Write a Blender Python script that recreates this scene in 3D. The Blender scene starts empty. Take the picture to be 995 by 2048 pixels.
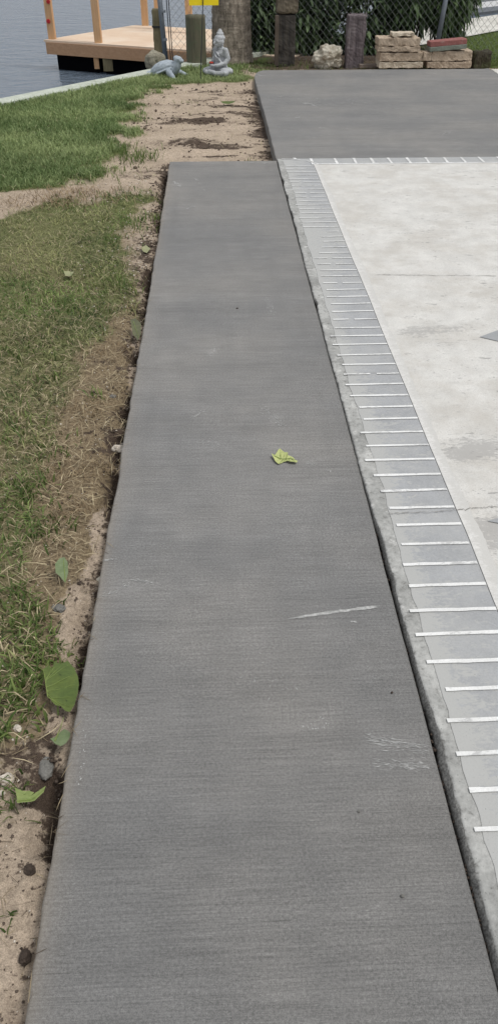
import bpy, bmesh, math, random
import numpy as np
from mathutils import Vector, Matrix, noise as mnoise
random.seed(7); rng = np.random.default_rng(7)
scene = bpy.context.scene
COL = scene.collection
# ------------------------------------------------------------------ camera
H = 1.65; FPX = 1560.0; HOR = -1189.0
PIT = math.atan2(-HOR, FPX); YAW = math.atan2(75.0, math.hypot(HOR, FPX))
fh = np.array([math.sin(YAW), math.cos(YAW), 0.0]); rt = np.array([math.cos(YAW), -math.sin(YAW), 0.0]); up = np.array([0, 0, 1.0])
fw = math.cos(PIT)*fh - math.sin(PIT)*up; uc = math.sin(PIT)*fh + math.cos(PIT)*up
CAM = np.array([0, 0, H])
def ray(px, py): return (px-497.5)*rt - (py-1024.0)*uc + FPX*fw
def G(px, py, z=0.0):                      # where the line of sight meets the level z
    d = ray(px, py); t = (z-H)/d[2]; return CAM + d*t
def P(px, py, Y):                          # where it meets the upright plane at distance Y
    d = ray(px, py); t = Y/d[1]; return CAM + d*t
def to_px(x, y, z):
    dx, dy, dz = x-CAM[0], y-CAM[1], z-CAM[2]
    c = dx*fw[0]+dy*fw[1]+dz*fw[2]; c = np.where(np.abs(c) < .05, .05, c)
    return 497.5 + FPX*(dx*rt[0]+dy*rt[1])/c, 1024 - FPX*(dx*uc[0]+dy*uc[1]+dz*uc[2])/c
cd = bpy.data.cameras.new('camera'); cam = bpy.data.objects.new('camera', cd); COL.objects.link(cam)
cam.location = (0, 0, H); cam.rotation_euler = (math.pi/2-PIT, 0, -YAW)
cd.sensor_fit = 'VERTICAL'; cd.sensor_height = 24; cd.lens = 24*FPX/2048; cd.clip_start = .05; cd.clip_end = 2000
scene.camera = cam
scene.view_settings.view_transform = 'Standard'; scene.view_settings.look = 'None'; scene.view_settings.exposure = 0
# ------------------------------------------------------------------ noise in numpy
def _h(ix, iy, s):
    n = (ix.astype(np.int64)*374761393 + iy.astype(np.int64)*668265263 + s*1442695041) & 0xffffffff
    n = ((n ^ (n >> 13))*1274126177) & 0xffffffff
    return ((n ^ (n >> 16)) & 0xffff)/65535.0
def vnoise(x, y, s=0):
    x = np.asarray(x, float); y = np.asarray(y, float)
    ix = np.floor(x); iy = np.floor(y); fx = x-ix; fy = y-iy
    fx = fx*fx*(3-2*fx); fy = fy*fy*(3-2*fy)
    a = _h(ix, iy, s); b = _h(ix+1, iy, s); c = _h(ix, iy+1, s); d = _h(ix+1, iy+1, s)
    return (a*(1-fx)+b*fx)*(1-fy) + (c*(1-fx)+d*fx)*fy
def fbm(x, y, s=0, o=4):
    v = 0; a = .5; t = 0
    for i in range(o):
        v = v + a*vnoise(np.asarray(x)*2**i, np.asarray(y)*2**i, s+i*17); t += a; a *= .5
    return v/t
def sm(a, b, x): t = np.clip((np.asarray(x, float)-a)/(b-a), 0, 1); return t*t*(3-2*t)
# ------------------------------------------------------------------ objects
def tag(o, label=None, cat=None, group=None, kind=None):
    if label: o['label'] = label
    if cat: o['category'] = cat
    if group: o['group'] = group
    if kind: o['kind'] = kind
    return o
def empty(name, loc, rz=0.0, label=None, cat=None, group=None):
    o = bpy.data.objects.new(name, None); COL.objects.link(o); o.location = loc; o.rotation_euler = (0, 0, rz); o.empty_display_size = .1
    return tag(o, label, cat, group)
def link(name, me, m, parent=None, smooth=False, loc=None, rz=0.0):
    o = bpy.data.objects.new(name, me); COL.objects.link(o)
    if m: me.materials.clear(); me.materials.append(m)
    if parent: o.parent = parent
    if loc is not None: o.location = loc; o.rotation_euler = (0, 0, rz)
    if smooth: me.polygons.foreach_set('use_smooth', [True]*len(me.polygons))
    return o
def mesh_np(name, V, F, attrs=None, cols=None):      # V (n,3); F (m,k) constant k, or list of arrays
    me = bpy.data.meshes.new(name)
    Fs = F if isinstance(F, list) else [F]
    me.vertices.add(len(V)); me.vertices.foreach_set('co', np.asarray(V, np.float32).ravel())
    nl = sum(f.size for f in Fs); npoly = sum(len(f) for f in Fs)
    me.loops.add(nl); me.polygons.add(npoly)
    me.loops.foreach_set('vertex_index', np.concatenate([f.ravel() for f in Fs]).astype(np.int32))
    tot = np.concatenate([np.full(len(f), f.shape[1]) for f in Fs]); st = np.concatenate([[0], np.cumsum(tot)[:-1]])
    me.polygons.foreach_set('loop_start', st.astype(np.int32)); me.polygons.foreach_set('loop_total', tot.astype(np.int32))
    me.update(calc_edges=True)
    for k, v in (attrs or {}).items():
        a = me.attributes.new(k, 'FLOAT', 'POINT'); a.data.foreach_set('value', np.asarray(v, np.float32))
    for k, v in (cols or {}).items():
        a = me.attributes.new(k, 'FLOAT_COLOR', 'POINT'); c = np.ones((len(V), 4), np.float32); c[:, :3] = v; a.data.foreach_set('color', c.ravel())
    return me
def grid_faces(ny, nx):
    i = np.arange(ny*nx).reshape(ny, nx)
    return np.stack([i[:-1, :-1], i[:-1, 1:], i[1:, 1:], i[1:, :-1]], -1).reshape(-1, 4)
def grid_mesh(name, X, Y, Z, attrs=None, keep=None):
    f = grid_faces(*X.shape)
    if keep is not None: f = f[keep.ravel()[f].any(1)]
    return mesh_np(name, np.stack([X.ravel(), Y.ravel(), Z.ravel()], 1), f, attrs)
class MB:
    def __init__(s): s.v = []; s.f = []
    def add(s, vs, fs):
        o = len(s.v); s.v += [(float(v[0]), float(v[1]), float(v[2])) for v in vs]; s.f += [tuple(i+o for i in f) for f in fs]
    def box(s, c, d, rz=0.0):
        cs, sn = math.cos(rz), math.sin(rz); vs = []
        for z in (-.5, .5):
            for x, y in ((-.5, -.5), (.5, -.5), (.5, .5), (-.5, .5)):
                X = x*d[0]; Y = y*d[1]; vs.append((c[0]+X*cs-Y*sn, c[1]+X*sn+Y*cs, c[2]+z*d[2]))
        s.add(vs, [(3, 2, 1, 0), (4, 5, 6, 7), (0, 1, 5, 4), (1, 2, 6, 5), (2, 3, 7, 6), (3, 0, 4, 7)])
    def tube(s, pts, r, n=8, caps=True):
        pts = [Vector(p) for p in pts]; rs = r if isinstance(r, (list, tuple)) else [r]*len(pts); vs = []; fs = []
        for i, p in enumerate(pts):
            t = (pts[min(i+1, len(pts)-1)]-pts[max(i-1, 0)]).normalized()
            a = t.cross(Vector((0, 0, 1))); a = Vector((1, 0, 0)) if a.length < 1e-3 else a.normalized(); b = t.cross(a)
            for k in range(n):
                th = 2*math.pi*k/n; vs.append(p + (a*math.cos(th) + b*math.sin(th))*float(rs[i]))
        for i in range(len(pts)-1):
            for k in range(n): fs.append((i*n+k, i*n+(k+1) % n, (i+1)*n+(k+1) % n, (i+1)*n+k))
        if caps: fs += [tuple(range(n))[::-1], tuple((len(pts)-1)*n+k for k in range(n))]
        s.add(vs, fs)
    def mesh(s, name):
        me = bpy.data.meshes.new(name); me.from_pydata(s.v, [], s.f); me.validate()
        bm = bmesh.new(); bm.from_mesh(me); bmesh.ops.recalc_face_normals(bm, faces=bm.faces); bm.to_mesh(me); bm.free(); return me
    def build(s, name, m, parent=None, smooth=False, loc=None, rz=0.0): return link(name, s.mesh(name), m, parent, smooth, loc, rz)
def rough_box(name, d, bevel=.006, seg=.04, amp=.004, fr=9.0, seed=0, taper=0.0, skew=0.0):   # base at z=0, chipped edges
    bm = bmesh.new(); bmesh.ops.create_cube(bm, size=1)
    for v in bm.verts: v.co = Vector((v.co.x*d[0], v.co.y*d[1], (v.co.z+.5)*d[2]))
    bmesh.ops.bevel(bm, geom=list(bm.edges), offset=bevel, segments=2, affect='EDGES', profile=.5)
    for _ in range(5):
        L = [e for e in bm.edges if e.calc_length() > seg]
        if not L: break
        bmesh.ops.subdivide_edges(bm, edges=L, cuts=1, use_grid_fill=True)
    bmesh.ops.triangulate(bm, faces=[f for f in bm.faces if len(f.verts) > 4])
    off = Vector((seed*3.7, seed*1.3, seed*7.1))
    for v in bm.verts:
        n = Vector((mnoise.noise(v.co*fr+off), mnoise.noise(v.co*fr+off+Vector((31, 0, 0))), mnoise.noise(v.co*fr+off+Vector((0, 47, 0)))))
        n2 = Vector((mnoise.noise(v.co*fr*4+off), mnoise.noise(v.co*fr*4+off+Vector((31, 0, 0))), mnoise.noise(v.co*fr*4+off+Vector((0, 47, 0)))))
        k = v.co.z/d[2]
        v.co.x *= 1-taper*k; v.co.y *= 1-taper*k; v.co.x += skew*k
        v.co += n*amp + n2*amp*.5
    me = bpy.data.meshes.new(name); bm.to_mesh(me); bm.free(); return me
def rock_mesh(name, r, seed, amp=.25, sub=4, fr=2.2, flat=0.0):
    bm = bmesh.new(); bmesh.ops.create_icosphere(bm, subdivisions=sub, radius=1)
    off = Vector((seed*5.1, seed*2.3, seed*9.7))
    for v in bm.verts:
        p = v.co.copy(); q = p*fr+off
        k = 1 + amp*mnoise.noise(q)*1.3 + amp*.55*mnoise.noise(q*2.3) + amp*.3*mnoise.noise(q*5.2) - amp*.5*abs(mnoise.noise(q*1.4+Vector((9, 9, 9))))
        p = p*k; v.co = Vector((p.x*r[0], p.y*r[1], max(p.z*r[2], -r[2]*(1-flat))))
    me = bpy.data.meshes.new(name); bm.to_mesh(me); bm.free(); return me
def fuse(name, balls, voxel, smooth_it=2, extra=None):          # many overlapping balls -> one continuous skin
    bm = bmesh.new()
    for c, r, rot in balls:
        M = Matrix.Translation(c) @ (Matrix.Rotation(rot[1], 4, rot[0]) if rot else Matrix.Identity(4)) @ Matrix.Diagonal((r[0], r[1], r[2], 1))
        bmesh.ops.create_icosphere(bm, subdivisions=2, radius=1, matrix=M)
    me = bpy.data.meshes.new(name+'_src'); bm.to_mesh(me); bm.free()
    o = bpy.data.objects.new('tmp', me); COL.objects.link(o)
    md = o.modifiers.new('r', 'REMESH'); md.mode = 'VOXEL'; md.voxel_size = voxel; md.use_smooth_shade = True
    s = o.modifiers.new('s', 'SMOOTH'); s.iterations = smooth_it; s.factor = .5
    dg = bpy.context.evaluated_depsgraph_get(); dg.update()
    out = bpy.data.meshes.new_from_object(o.evaluated_get(dg)); out.name = name
    bpy.data.objects.remove(o); bpy.data.meshes.remove(me); return out
def limb(pts, rs, n=7):
    out = []
    for i in range(len(pts)-1):
        a, b = Vector(pts[i]), Vector(pts[i+1])
        for k in range(n+1):
            t = k/n; r = rs[i]*(1-t)+rs[i+1]*t; out.append((a.lerp(b, t), (r, r, r), None))
    return out
# ------------------------------------------------------------------ materials
class NT:
    def __init__(s, name, rough=.9, spec=.25):
        s.m = bpy.data.materials.new(name); s.m.use_nodes = True; s.t = s.m.node_tree; s.b = s.t.nodes['Principled BSDF']
        s.b.inputs['Roughness'].default_value = rough; s.b.inputs['Specular IOR Level'].default_value = spec
        s.c = s.n('ShaderNodeTexCoord').outputs['Object']
    def n(s, k, **a):
        x = s.t.nodes.new(k)
        for q, v in a.items(): setattr(x, q, v)
        return x
    def put(s, sock, v):
        if hasattr(v, 'is_output'): s.t.links.new(v, sock)
        elif isinstance(v, tuple) and len(v) == 3 and sock.type == 'RGBA': sock.default_value = (*v, 1)
        else: sock.default_value = v
    def mp(s, sc, vec=None, rot=(0, 0, 0)):
        x = s.n('ShaderNodeMapping'); s.put(x.inputs['Vector'], vec or s.c); x.inputs['Scale'].default_value = sc; x.inputs['Rotation'].default_value = rot; return x.outputs[0]
    def noise(s, scale, vec=None, d=3, r=.55, dist=0.0):
        x = s.n('ShaderNodeTexNoise'); s.put(x.inputs['Vector'], vec or s.c); x.inputs['Scale'].default_value = scale
        x.inputs['Detail'].default_value = d; x.inputs['Roughness'].default_value = r; x.inputs['Distortion'].default_value = dist; return x.outputs['Fac']
    def vor(s, scale, vec=None, feat='F1', out='Distance'):
        x = s.n('ShaderNodeTexVoronoi'); x.feature = feat; s.put(x.inputs['Vector'], vec or s.c); x.inputs['Scale'].default_value = scale; return x.outputs[out]
    def mr(s, f, a, b, c=0.0, d=1.0):
        x = s.n('ShaderNodeMapRange'); x.interpolation_type = 'SMOOTHSTEP'
        for i, v in enumerate((f, a, b, c, d)): s.put(x.inputs[i], v)
        return x.outputs[0]
    def ma(s, op, a, b=0.0):
        x = s.n('ShaderNodeMath', operation=op); s.put(x.inputs[0], a); s.put(x.inputs[1], b); return x.outputs[0]
    def mix(s, f, a, b, bl='MIX'):
        x = s.n('ShaderNodeMix', data_type='RGBA', blend_type=bl); s.put(x.inputs[0], f); s.put(x.inputs[6], a); s.put(x.inputs[7], b); return x.outputs[2]
    def val(s, col, k):                     # brightness scaled by k
        return s.mix(1.0, col, s.comb(k), 'MULTIPLY')
    def comb(s, k):
        x = s.n('ShaderNodeCombineColor')
        for i in range(3): s.put(x.inputs[i], k)
        return x.outputs[0]
    def at(s, name, out='Fac'): x = s.n('ShaderNodeAttribute', attribute_name=name); return x.outputs[out]
    def bump(s, h, st, dist=.01, nrm=None):
        x = s.n('ShaderNodeBump'); s.put(x.inputs['Height'], h); x.inputs['Strength'].default_value = st; x.inputs['Distance'].default_value = dist
        if nrm is not None: s.put(x.inputs['Normal'], nrm)
        return x.outputs[0]
    def done(s, col=None, nrm=None, rough=None):
        if col is not None: s.put(s.b.inputs['Base Color'], col)
        if nrm is not None: s.put(s.b.inputs['Normal'], nrm)
        if rough is not None: s.put(s.b.inputs['Roughness'], rough)
        return s.m
def broom_concrete(name, base, seed):
    n = NT(name, .88, .3)
    big = n.noise(1.1, d=4); band = n.noise(1.0, n.mp((.3, 6.0, 1)), 4, .6); br = n.noise(1.0, n.mp((6.0, 270, 1)), 2, .5)
    br2 = n.noise(1.0, n.mp((1.6, 85, 1)), 3, .6); gr = n.noise(520, d=2, r=.6); gr2 = n.noise(150, d=3, r=.7); blot = n.noise(9, d=4, r=.6)
    k = n.mr(big, .3, .7, .89, 1.09)
    k = n.ma('MULTIPLY', k, n.mr(band, .25, .75, .93, 1.06)); k = n.ma('MULTIPLY', k, n.mr(br, .28, .72, .89, 1.11))
    w1 = n.mr(n.noise(2.3, d=3), .4, .62, .15, 1.0); k = n.ma('MULTIPLY', k, n.ma('ADD', 1.0, n.ma('MULTIPLY', w1, n.mr(br2, .25, .75, -.09, .09)))); k = n.ma('MULTIPLY', k, n.mr(gr, .25, .75, .72, 1.3)); k = n.ma('MULTIPLY', k, n.mr(gr2, .25, .75, .78, 1.22)); k = n.ma('MULTIPLY', k, n.mr(blot, .25, .75, .95, 1.05))
    ln = n.mr(n.noise(1.0, n.mp((.7, 150, 1)), 2, .5), .74, .8); k = n.ma('MULTIPLY', k, n.mr(ln, 0.0, 1.0, 1.0, 1.2))
    dl = n.mr(n.noise(1.0, n.mp((.45, 62, 1)), 3, .55), .655, .7); k = n.ma('MULTIPLY', k, n.mr(dl, 0.0, 1.0, 1.0, .80)); smu = n.mr(n.noise(4.5, d=5, r=.62, dist=.6), .6, .74); k = n.ma('MULTIPLY', k, n.mr(smu, 0.0, 1.0, 1.0, 1.05))
    dk = n.mr(n.noise(1.0, n.mp((7, 170, 1)), 2, .5), .7, .78); k = n.ma('MULTIPLY', k, n.mr(dk, 0.0, 1.0, 1.0, .72))
    sp = n.mr(n.vor(130), .0, .13, 1.0, 0.0); sel = n.mr(n.noise(31, d=1), .55, .68); k = n.ma('ADD', k, n.ma('MULTIPLY', n.ma('MULTIPLY', sp, sel), .3))
    k = n.ma('MULTIPLY', k, n.at('tone'))
    col = n.val(n.mix(n.mr(big, .3, .7), (base*1.0, base*.995, base*.985), (base*1.035, base*1.0, base*.95)), k)
    col = n.mix(n.at('dust'), col, (.30, .25, .19))
    nb = n.bump(br, .45, .0045); nb = n.bump(gr, .25, .002, nb)
    return n.done(col, nb)
M = {}
M['walk'] = broom_concrete('broom_concrete', .196, 1)
def m_raw():
    n = NT('old_concrete', .92, .2); a = n.noise(5, d=6, r=.65); b = n.noise(60, d=4, r=.6); c = n.vor(140)
    k = n.ma('MULTIPLY', n.mr(a, .25, .75, .72, 1.2), n.mr(b, .2, .8, .8, 1.18)); pit = n.mr(n.noise(170, d=2), .66, .74)
    col = n.val((.37, .37, .355), k); col = n.mix(n.mr(n.noise(11, d=5, r=.7), .55, .72), col, (.56, .555, .535))
    col = n.mix(n.ma('MULTIPLY', pit, .7), col, (.1, .1, .095))
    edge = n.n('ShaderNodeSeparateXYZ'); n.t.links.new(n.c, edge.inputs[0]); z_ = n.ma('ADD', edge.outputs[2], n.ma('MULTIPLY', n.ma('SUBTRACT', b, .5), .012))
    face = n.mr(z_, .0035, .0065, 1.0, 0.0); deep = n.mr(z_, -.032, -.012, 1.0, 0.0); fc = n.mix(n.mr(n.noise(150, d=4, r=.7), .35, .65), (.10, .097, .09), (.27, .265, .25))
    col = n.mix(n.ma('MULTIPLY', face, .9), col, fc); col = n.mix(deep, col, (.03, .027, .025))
    return n.done(col, n.bump(b, .6, .006, n.bump(a, .4, .02)))
M['raw'] = m_raw()
def m_paint(name, col0, worn, wear0, wear1, pits=.6, dirt=(.5, .48, .44), chips=0.0, wamt=.85):
    n = NT(name, .75, .3); f = n.noise(170, d=3, r=.6); g = n.noise(7, d=5, r=.6); w = n.at('wear')
    k = n.ma('MULTIPLY', n.mr(f, .25, .75, .9, 1.08), n.mr(g, .25, .75, .9, 1.08)); col = n.val(col0, k)
    str_ = n.noise(1.0, n.mp((16, 38, 1)), 5, .68); fine = n.noise(1.0, n.mp((60, 120, 1)), 4, .65)
    col = n.mix(n.ma('MULTIPLY', n.mr(n.noise(2.6, d=6, r=.75), .40, .68), .55), col, dirt)
    th = n.ma('ADD', n.ma('MULTIPLY', str_, .5), n.ma('MULTIPLY', fine, .5)); lvl = n.ma('ADD', th, n.ma('MULTIPLY', w, .3))
    col = n.mix(n.ma('MULTIPLY', n.mr(lvl, wear0, wear1), wamt), col, worn)
    if chips:
        ch = n.mr(n.noise(1.0, n.mp((11, 24, 1)), 5, .65, .4), .625, .655); ch2 = n.mr(n.noise(1.0, n.mp((34, 60, 1)), 3, .65), .645, .68); ar = n.mr(n.noise(1.7, d=3), .36, .6)
        col = n.mix(n.ma('MULTIPLY', n.ma('MAXIMUM', ch, ch2), n.ma('MULTIPLY', ar, chips)), col, tuple(x*.8 for x in worn))
    pit = n.mr(n.noise(240, d=2), .68, .74); pit2 = n.mr(n.vor(75), .0, .1, 1.0, 0.0); sel = n.mr(n.noise(38, d=1), .56, .66)
    col = n.mix(n.ma('MULTIPLY', n.ma('MAXIMUM', pit, n.ma('MULTIPLY', pit2, sel)), pits), col, tuple(x*.35 for x in worn))
    return n.done(col, n.bump(f, .35, .003, n.bump(lvl, .15, .006)))
M['border'] = m_paint('grey_border_paint', (.345, .352, .362), (.42, .42, .405), .60, .70, .85, (.40, .40, .39))
M['field'] = m_paint('cream_deck_paint', (.60, .588, .56), (.36, .35, .335), .62, .71, .6, (.44, .41, .365), .85, .78)
M['line'] = m_paint('white_line_paint', (.76, .76, .75), (.45, .45, .445), .60, .70, .35, (.62, .62, .6))
M['edge'] = m_paint('white_edge_paint', (.63, .62, .60), (.52, .51, .485), .48, .64, .45, (.62, .61, .58))
M['patch'] = m_paint('grey_patch_paint', (.33, .34, .35), (.4, .4, .39), .7, .76, .5, (.33, .33, .33))
def m_scuff():
    n = NT('scuff_chalk', .95, .1); return n.done(n.val((.40, .40, .39), n.mr(n.noise(90, d=3), .3, .7, .7, 1.25)))
M['scuff'] = m_scuff()
def m_ground():
    n = NT('sandy_soil', .97, .12)
    a = n.noise(3.0, d=6, r=.65); b = n.noise(45, d=5, r=.7); c = n.noise(330, d=3, r=.7)
    sand = n.mix(n.mr(a, .3, .7), (.50, .405, .315), (.41, .33, .25)); sand = n.val(sand, n.ma('MULTIPLY', n.mr(b, .25, .75, .66, 1.22), n.mr(c, .25, .75, .62, 1.32)))
    thatch = n.mix(n.mr(n.noise(90, d=5, r=.75), .3, .7), (.12, .088, .056), (.33, .26, .165))
    th = n.ma('ADD', n.at('thatch'), n.mr(b, .2, .8, -.35, .35)); col = n.mix(n.mr(th, .35, .65), sand, thatch)
    dark = n.mix(n.mr(c, .3, .7), (.045, .033, .026), (.125, .092, .07))
    dk = n.ma('ADD', n.at('dark'), n.ma('ADD', n.mr(b, .2, .8, -.4, .4), n.mr(c, .25, .75, -.12, .12))); col = n.mix(n.mr(dk, .4, .66), col, dark)
    grn = n.mix(n.mr(n.noise(60, d=4, r=.7), .3, .7), (.045, .085, .02), (.12, .18, .05)); col = n.mix(n.at('green'), col, grn)
    sp = n.mr(n.vor(85), .0, .1, 1.0, 0.0); sel = n.mr(n.noise(27, d=1), .58, .66); col = n.mix(n.ma('MULTIPLY', n.ma('MULTIPLY', sp, sel), .8), col, (.05, .035, .028))
    h = n.ma('ADD', n.ma('MULTIPLY', b, 1.0), n.ma('MULTIPLY', c, .3))
    return n.done(col, n.bump(h, .8, .014))
M['ground'] = m_ground()
def m_grass(name, tr=.3):
    n = NT(name, .6, .3); col = n.at('Col', 'Color'); col = n.val(col, n.mr(n.noise(40, d=3), .25, .75, .75, 1.25))
    n.done(col); t = n.n('ShaderNodeBsdfTranslucent'); n.put(t.inputs[0], col); x = n.n('ShaderNodeMixShader'); x.inputs[0].default_value = tr
    n.t.links.new(n.b.outputs[0], x.inputs[1]); n.t.links.new(t.outputs[0], x.inputs[2])
    n.t.links.new(x.outputs[0], [q for q in n.t.nodes if q.type == 'OUTPUT_MATERIAL'][0].inputs[0]); return n.m
M['grass'] = m_grass('grass_blades', .42); M['leaf'] = m_grass('glossy_leaf', .18)
M['straw'] = m_grass('dry_straw', .12)
def m_leaf(name, c0, c1, tr=.2):
    n = NT(name, .5, .4); col = n.mix(n.mr(n.noise(22, d=4, r=.6), .3, .7), c0, c1); v = n.noise(1.0, n.mp((60, 200, 60)), 3); col = n.val(col, n.mr(v, .2, .8, .85, 1.15))
    col = n.mix(n.mr(n.noise(55, d=2), .68, .76), col, tuple(x*.5 for x in c1)); return n.done(col, n.bump(v, .2, .003))
M['leaf_yellow'] = m_leaf('yellow_green_leaf', (.47, .50, .20), (.37, .41, .155)); M['leaf_green'] = m_leaf('sea_grape_leaf', (.095, .13, .025), (.07, .105, .022))
M['leaf_grey'] = m_leaf('grey_green_leaf', (.12, .165, .07), (.17, .21, .11)); M['leaf_lime'] = m_leaf('lime_leaf', (.24, .29, .10), (.185, .24, .075)); M['vein'] = m_leaf('pale_vein', (.20, .26, .07), (.16, .215, .055))
M['leaf_pale'] = m_leaf('pale_dry_leaf', (.30, .30, .16), (.24, .25, .12))
M['leaf_olive'] = m_leaf('olive_leaf', (.12, .125, .06), (.09, .095, .05))
def m_stone(name, c0, c1, c2, fr=12, bs=.7):
    n = NT(name, .92, .2); a = n.noise(fr, d=6, r=.65); b = n.noise(fr*7, d=4, r=.7)
    col = n.mix(n.mr(a, .35, .65), c0, c1); col = n.mix(n.mr(n.noise(fr*.7, d=5, r=.7), .55, .68), col, c2); col = n.val(col, n.mr(b, .2, .8, .75, 1.25))
    return n.done(col, n.bump(n.ma('ADD', a, n.ma('MULTIPLY', b, .4)), bs, .02))
M['rock_pale'] = m_stone('pale_limestone', (.50, .47, .40), (.34, .30, .235), (.16, .15, .10), 9)
M['rock_brown'] = m_stone('lichened_rock', (.30, .28, .22), (.20, .18, .14), (.10, .10, .07), 9)
M['pebble_white'] = m_stone('white_pebble', (.66, .60, .52), (.5, .44, .37), (.33, .28, .23), 30, .4); M['pebble_grey'] = m_stone('grey_stone', (.20, .195, .18), (.13, .125, .115), (.09, .09, .08), 30, .4)
M['clod'] = m_stone('dark_clod', (.05, .038, .031), (.095, .072, .058), (.028, .022, .019), 40)
M['crumb'] = m_stone('brown_soil_crumb', (.09, .068, .053), (.17, .132, .105), (.05, .038, .031), 40)
M['statue'] = m_stone('blue_grey_cast_stone', (.47, .485, .505), (.35, .36, .375), (.24, .255, .24), 11, .5)
M['turtle'] = m_stone('pale_blue_cast_stone', (.40, .45, .50), (.31, .355, .395), (.22, .24, .245), 14, .35)
M['paver'] = m_stone('tan_rough_paver', (.50, .405, .31), (.40, .32, .24), (.27, .21, .155), 16, .8)
M['paver_pale'] = m_stone('pale_tan_paver', (.58, .51, .41), (.48, .41, .32), (.34, .28, .21), 16, .8)
M['block_grey'] = m_stone('grey_green_block', (.21, .235, .20), (.165, .18, .15), (.25, .26, .23), 20, .5); M['block_red'] = m_stone('faded_red_face', (.30, .125, .115), (.24, .10, .09), (.33, .2, .18), 22, .5)
M['cap'] = m_stone('seawall_concrete', (.50, .53, .46), (.42, .45, .385), (.31, .34, .27), 5, .3); M['pale'] = m_stone('pale_concrete', (.60, .585, .54), (.52, .50, .455), (.46, .44, .40), 2, .2)
def m_wood(name, c0, c1, c2, vs=(30, 30, 2.2), rough=.8, bs=.5, moss=None):
    n = NT(name, rough, .25); g = n.noise(1.0, n.mp(vs), 5, .65, .6); a = n.noise(4, d=5, r=.6); col = n.mix(n.mr(g, .3, .7), c0, c1); col = n.mix(n.ma('MULTIPLY', n.mr(a, .5, .72), .8), col, c2)
    if moss: col = n.mix(n.mr(n.noise(7, d=5, r=.7), .45, .65), col, moss)
    return n.done(col, n.bump(g, bs, .012))
M['lumber'] = m_wood('new_lumber', (.62, .39, .22), (.52, .315, .165), (.56, .37, .22), bs=.2)
M['fascia'] = m_wood('lumber_board_edge', (.50, .31, .19), (.42, .25, .145), (.46, .30, .19), (2.2, 30, 30), bs=.2)
def m_deck():
    n = NT('deck_boards', .8, .3); s = n.n('ShaderNodeSeparateXYZ'); n.t.links.new(n.c, s.inputs[0])
    col = n.mix(n.mr(n.noise(1.0, n.mp((3, 40, 40)), 4), .3, .7), (.72, .56, .42), (.62, .46, .33)); return n.done(n.mix(n.mr(n.noise(1.3, d=3), .4, .7), col, (.74, .61, .48)))
M['deck'] = m_deck()
M['post_green'] = m_wood('mossy_post', (.135, .125, .085), (.085, .08, .055), (.16, .15, .10), moss=(.10, .11, .07)); M['post_tan'] = m_wood('weathered_tan_post', (.26, .22, .13), (.16, .135, .08), (.11, .10, .06))
M['post_dark'] = m_wood('dark_wet_post', (.032, .03, .028), (.075, .066, .056), (.022, .022, .02)); M['post_top'] = m_wood('bark_brown_post', (.16, .135, .10), (.09, .075, .055), (.2, .17, .12))
M['post_side'] = m_wood('grey_brown_side', (.12, .095, .075), (.08, .066, .052), (.14, .12, .10))
M['post_purple'] = m_wood('weathered_purple_grey_post', (.185, .155, .16), (.085, .07, .076), (.27, .245, .245), (38, 38, 1.8), bs=.9); M['log'] = m_wood('rotten_log', (.06, .05, .032), (.03, .026, .018), (.10, .085, .05), moss=(.055, .06, .028))
M['plank'] = m_wood('grey_plank', (.2, .165, .14), (.13, .105, .09), (.23, .2, .18), (2, 30, 30))
def m_palm():
    n = NT('palm_bark', .95, .15); f = n.noise(1.0, n.mp((26, 26, 5)), 5, .7, .8); rg = n.noise(1.0, n.mp((2.5, 2.5, 16)), 4, .6); col = n.mix(n.mr(f, .32, .68), (.17, .145, .115), (.42, .36, .295))
    col = n.val(col, n.mr(rg, .25, .75, .7, 1.25)); fl = n.mr(n.noise(1.0, n.mp((38, 38, 9)), 2), .66, .72); col = n.mix(n.ma('MULTIPLY', fl, .75), col, (.45, .41, .34)); return n.done(col, n.bump(f, 1.0, .03, n.bump(rg, .6, .03)))
M['palm'] = m_palm()
def m_plain(name, c, rough=.5, metal=0.0, v=.12):
    n = NT(name, rough, .4); n.b.inputs['Metallic'].default_value = metal; return n.done(n.val(c, n.mr(n.noise(18, d=4), .25, .75, 1-v, 1+v)))
M['galv'] = m_plain('galvanised_pipe', (.20, .225, .26), .5, .3); M['wire'] = m_plain('galvanised_wire', (.16, .175, .165), .7, .1); M['rod'] = m_plain('dark_rod', (.025, .027, .032), .6)
M['yellow'] = m_plain('yellow_sign', (.85, .66, .01), .5, 0, .04); M['red'] = m_plain('red_plastic', (.42, .02, .025), .35); M['redflower'] = m_plain('red_petal', (.48, .05, .03), .6)
M['black'] = m_plain('black_float', (.004, .004, .005), 1.0); M['black'].node_tree.nodes['Principled BSDF'].inputs['Specular IOR Level'].default_value = 0; M['stem'] = m_wood('shrub_stem', (.07, .055, .04), (.035, .03, .022), (.1, .085, .065)); M['planter'] = m_plain('green_grey_planter', (.10, .125, .085), .8)
M['grey_deck'] = m_plain('grey_dock_deck', (.5, .5, .5), .8); M['grey_beam'] = m_plain('dark_dock_beam', (.10, .11, .125), .7)
def m_water():
    n = NT('canal_water', .07, .5); n.b.inputs['IOR'].default_value = 1.33; w1 = n.noise(1.0, n.mp((1.5, 2.6, 1)), 4, .6, .5); w2 = n.noise(1.0, n.mp((7, 11, 1)), 4, .65, .5)
    return n.done((.12, .155, .20), n.bump(n.ma('ADD', w1, n.ma('MULTIPLY', w2, .3)), 1.0, .2))
M['water'] = m_water()
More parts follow.
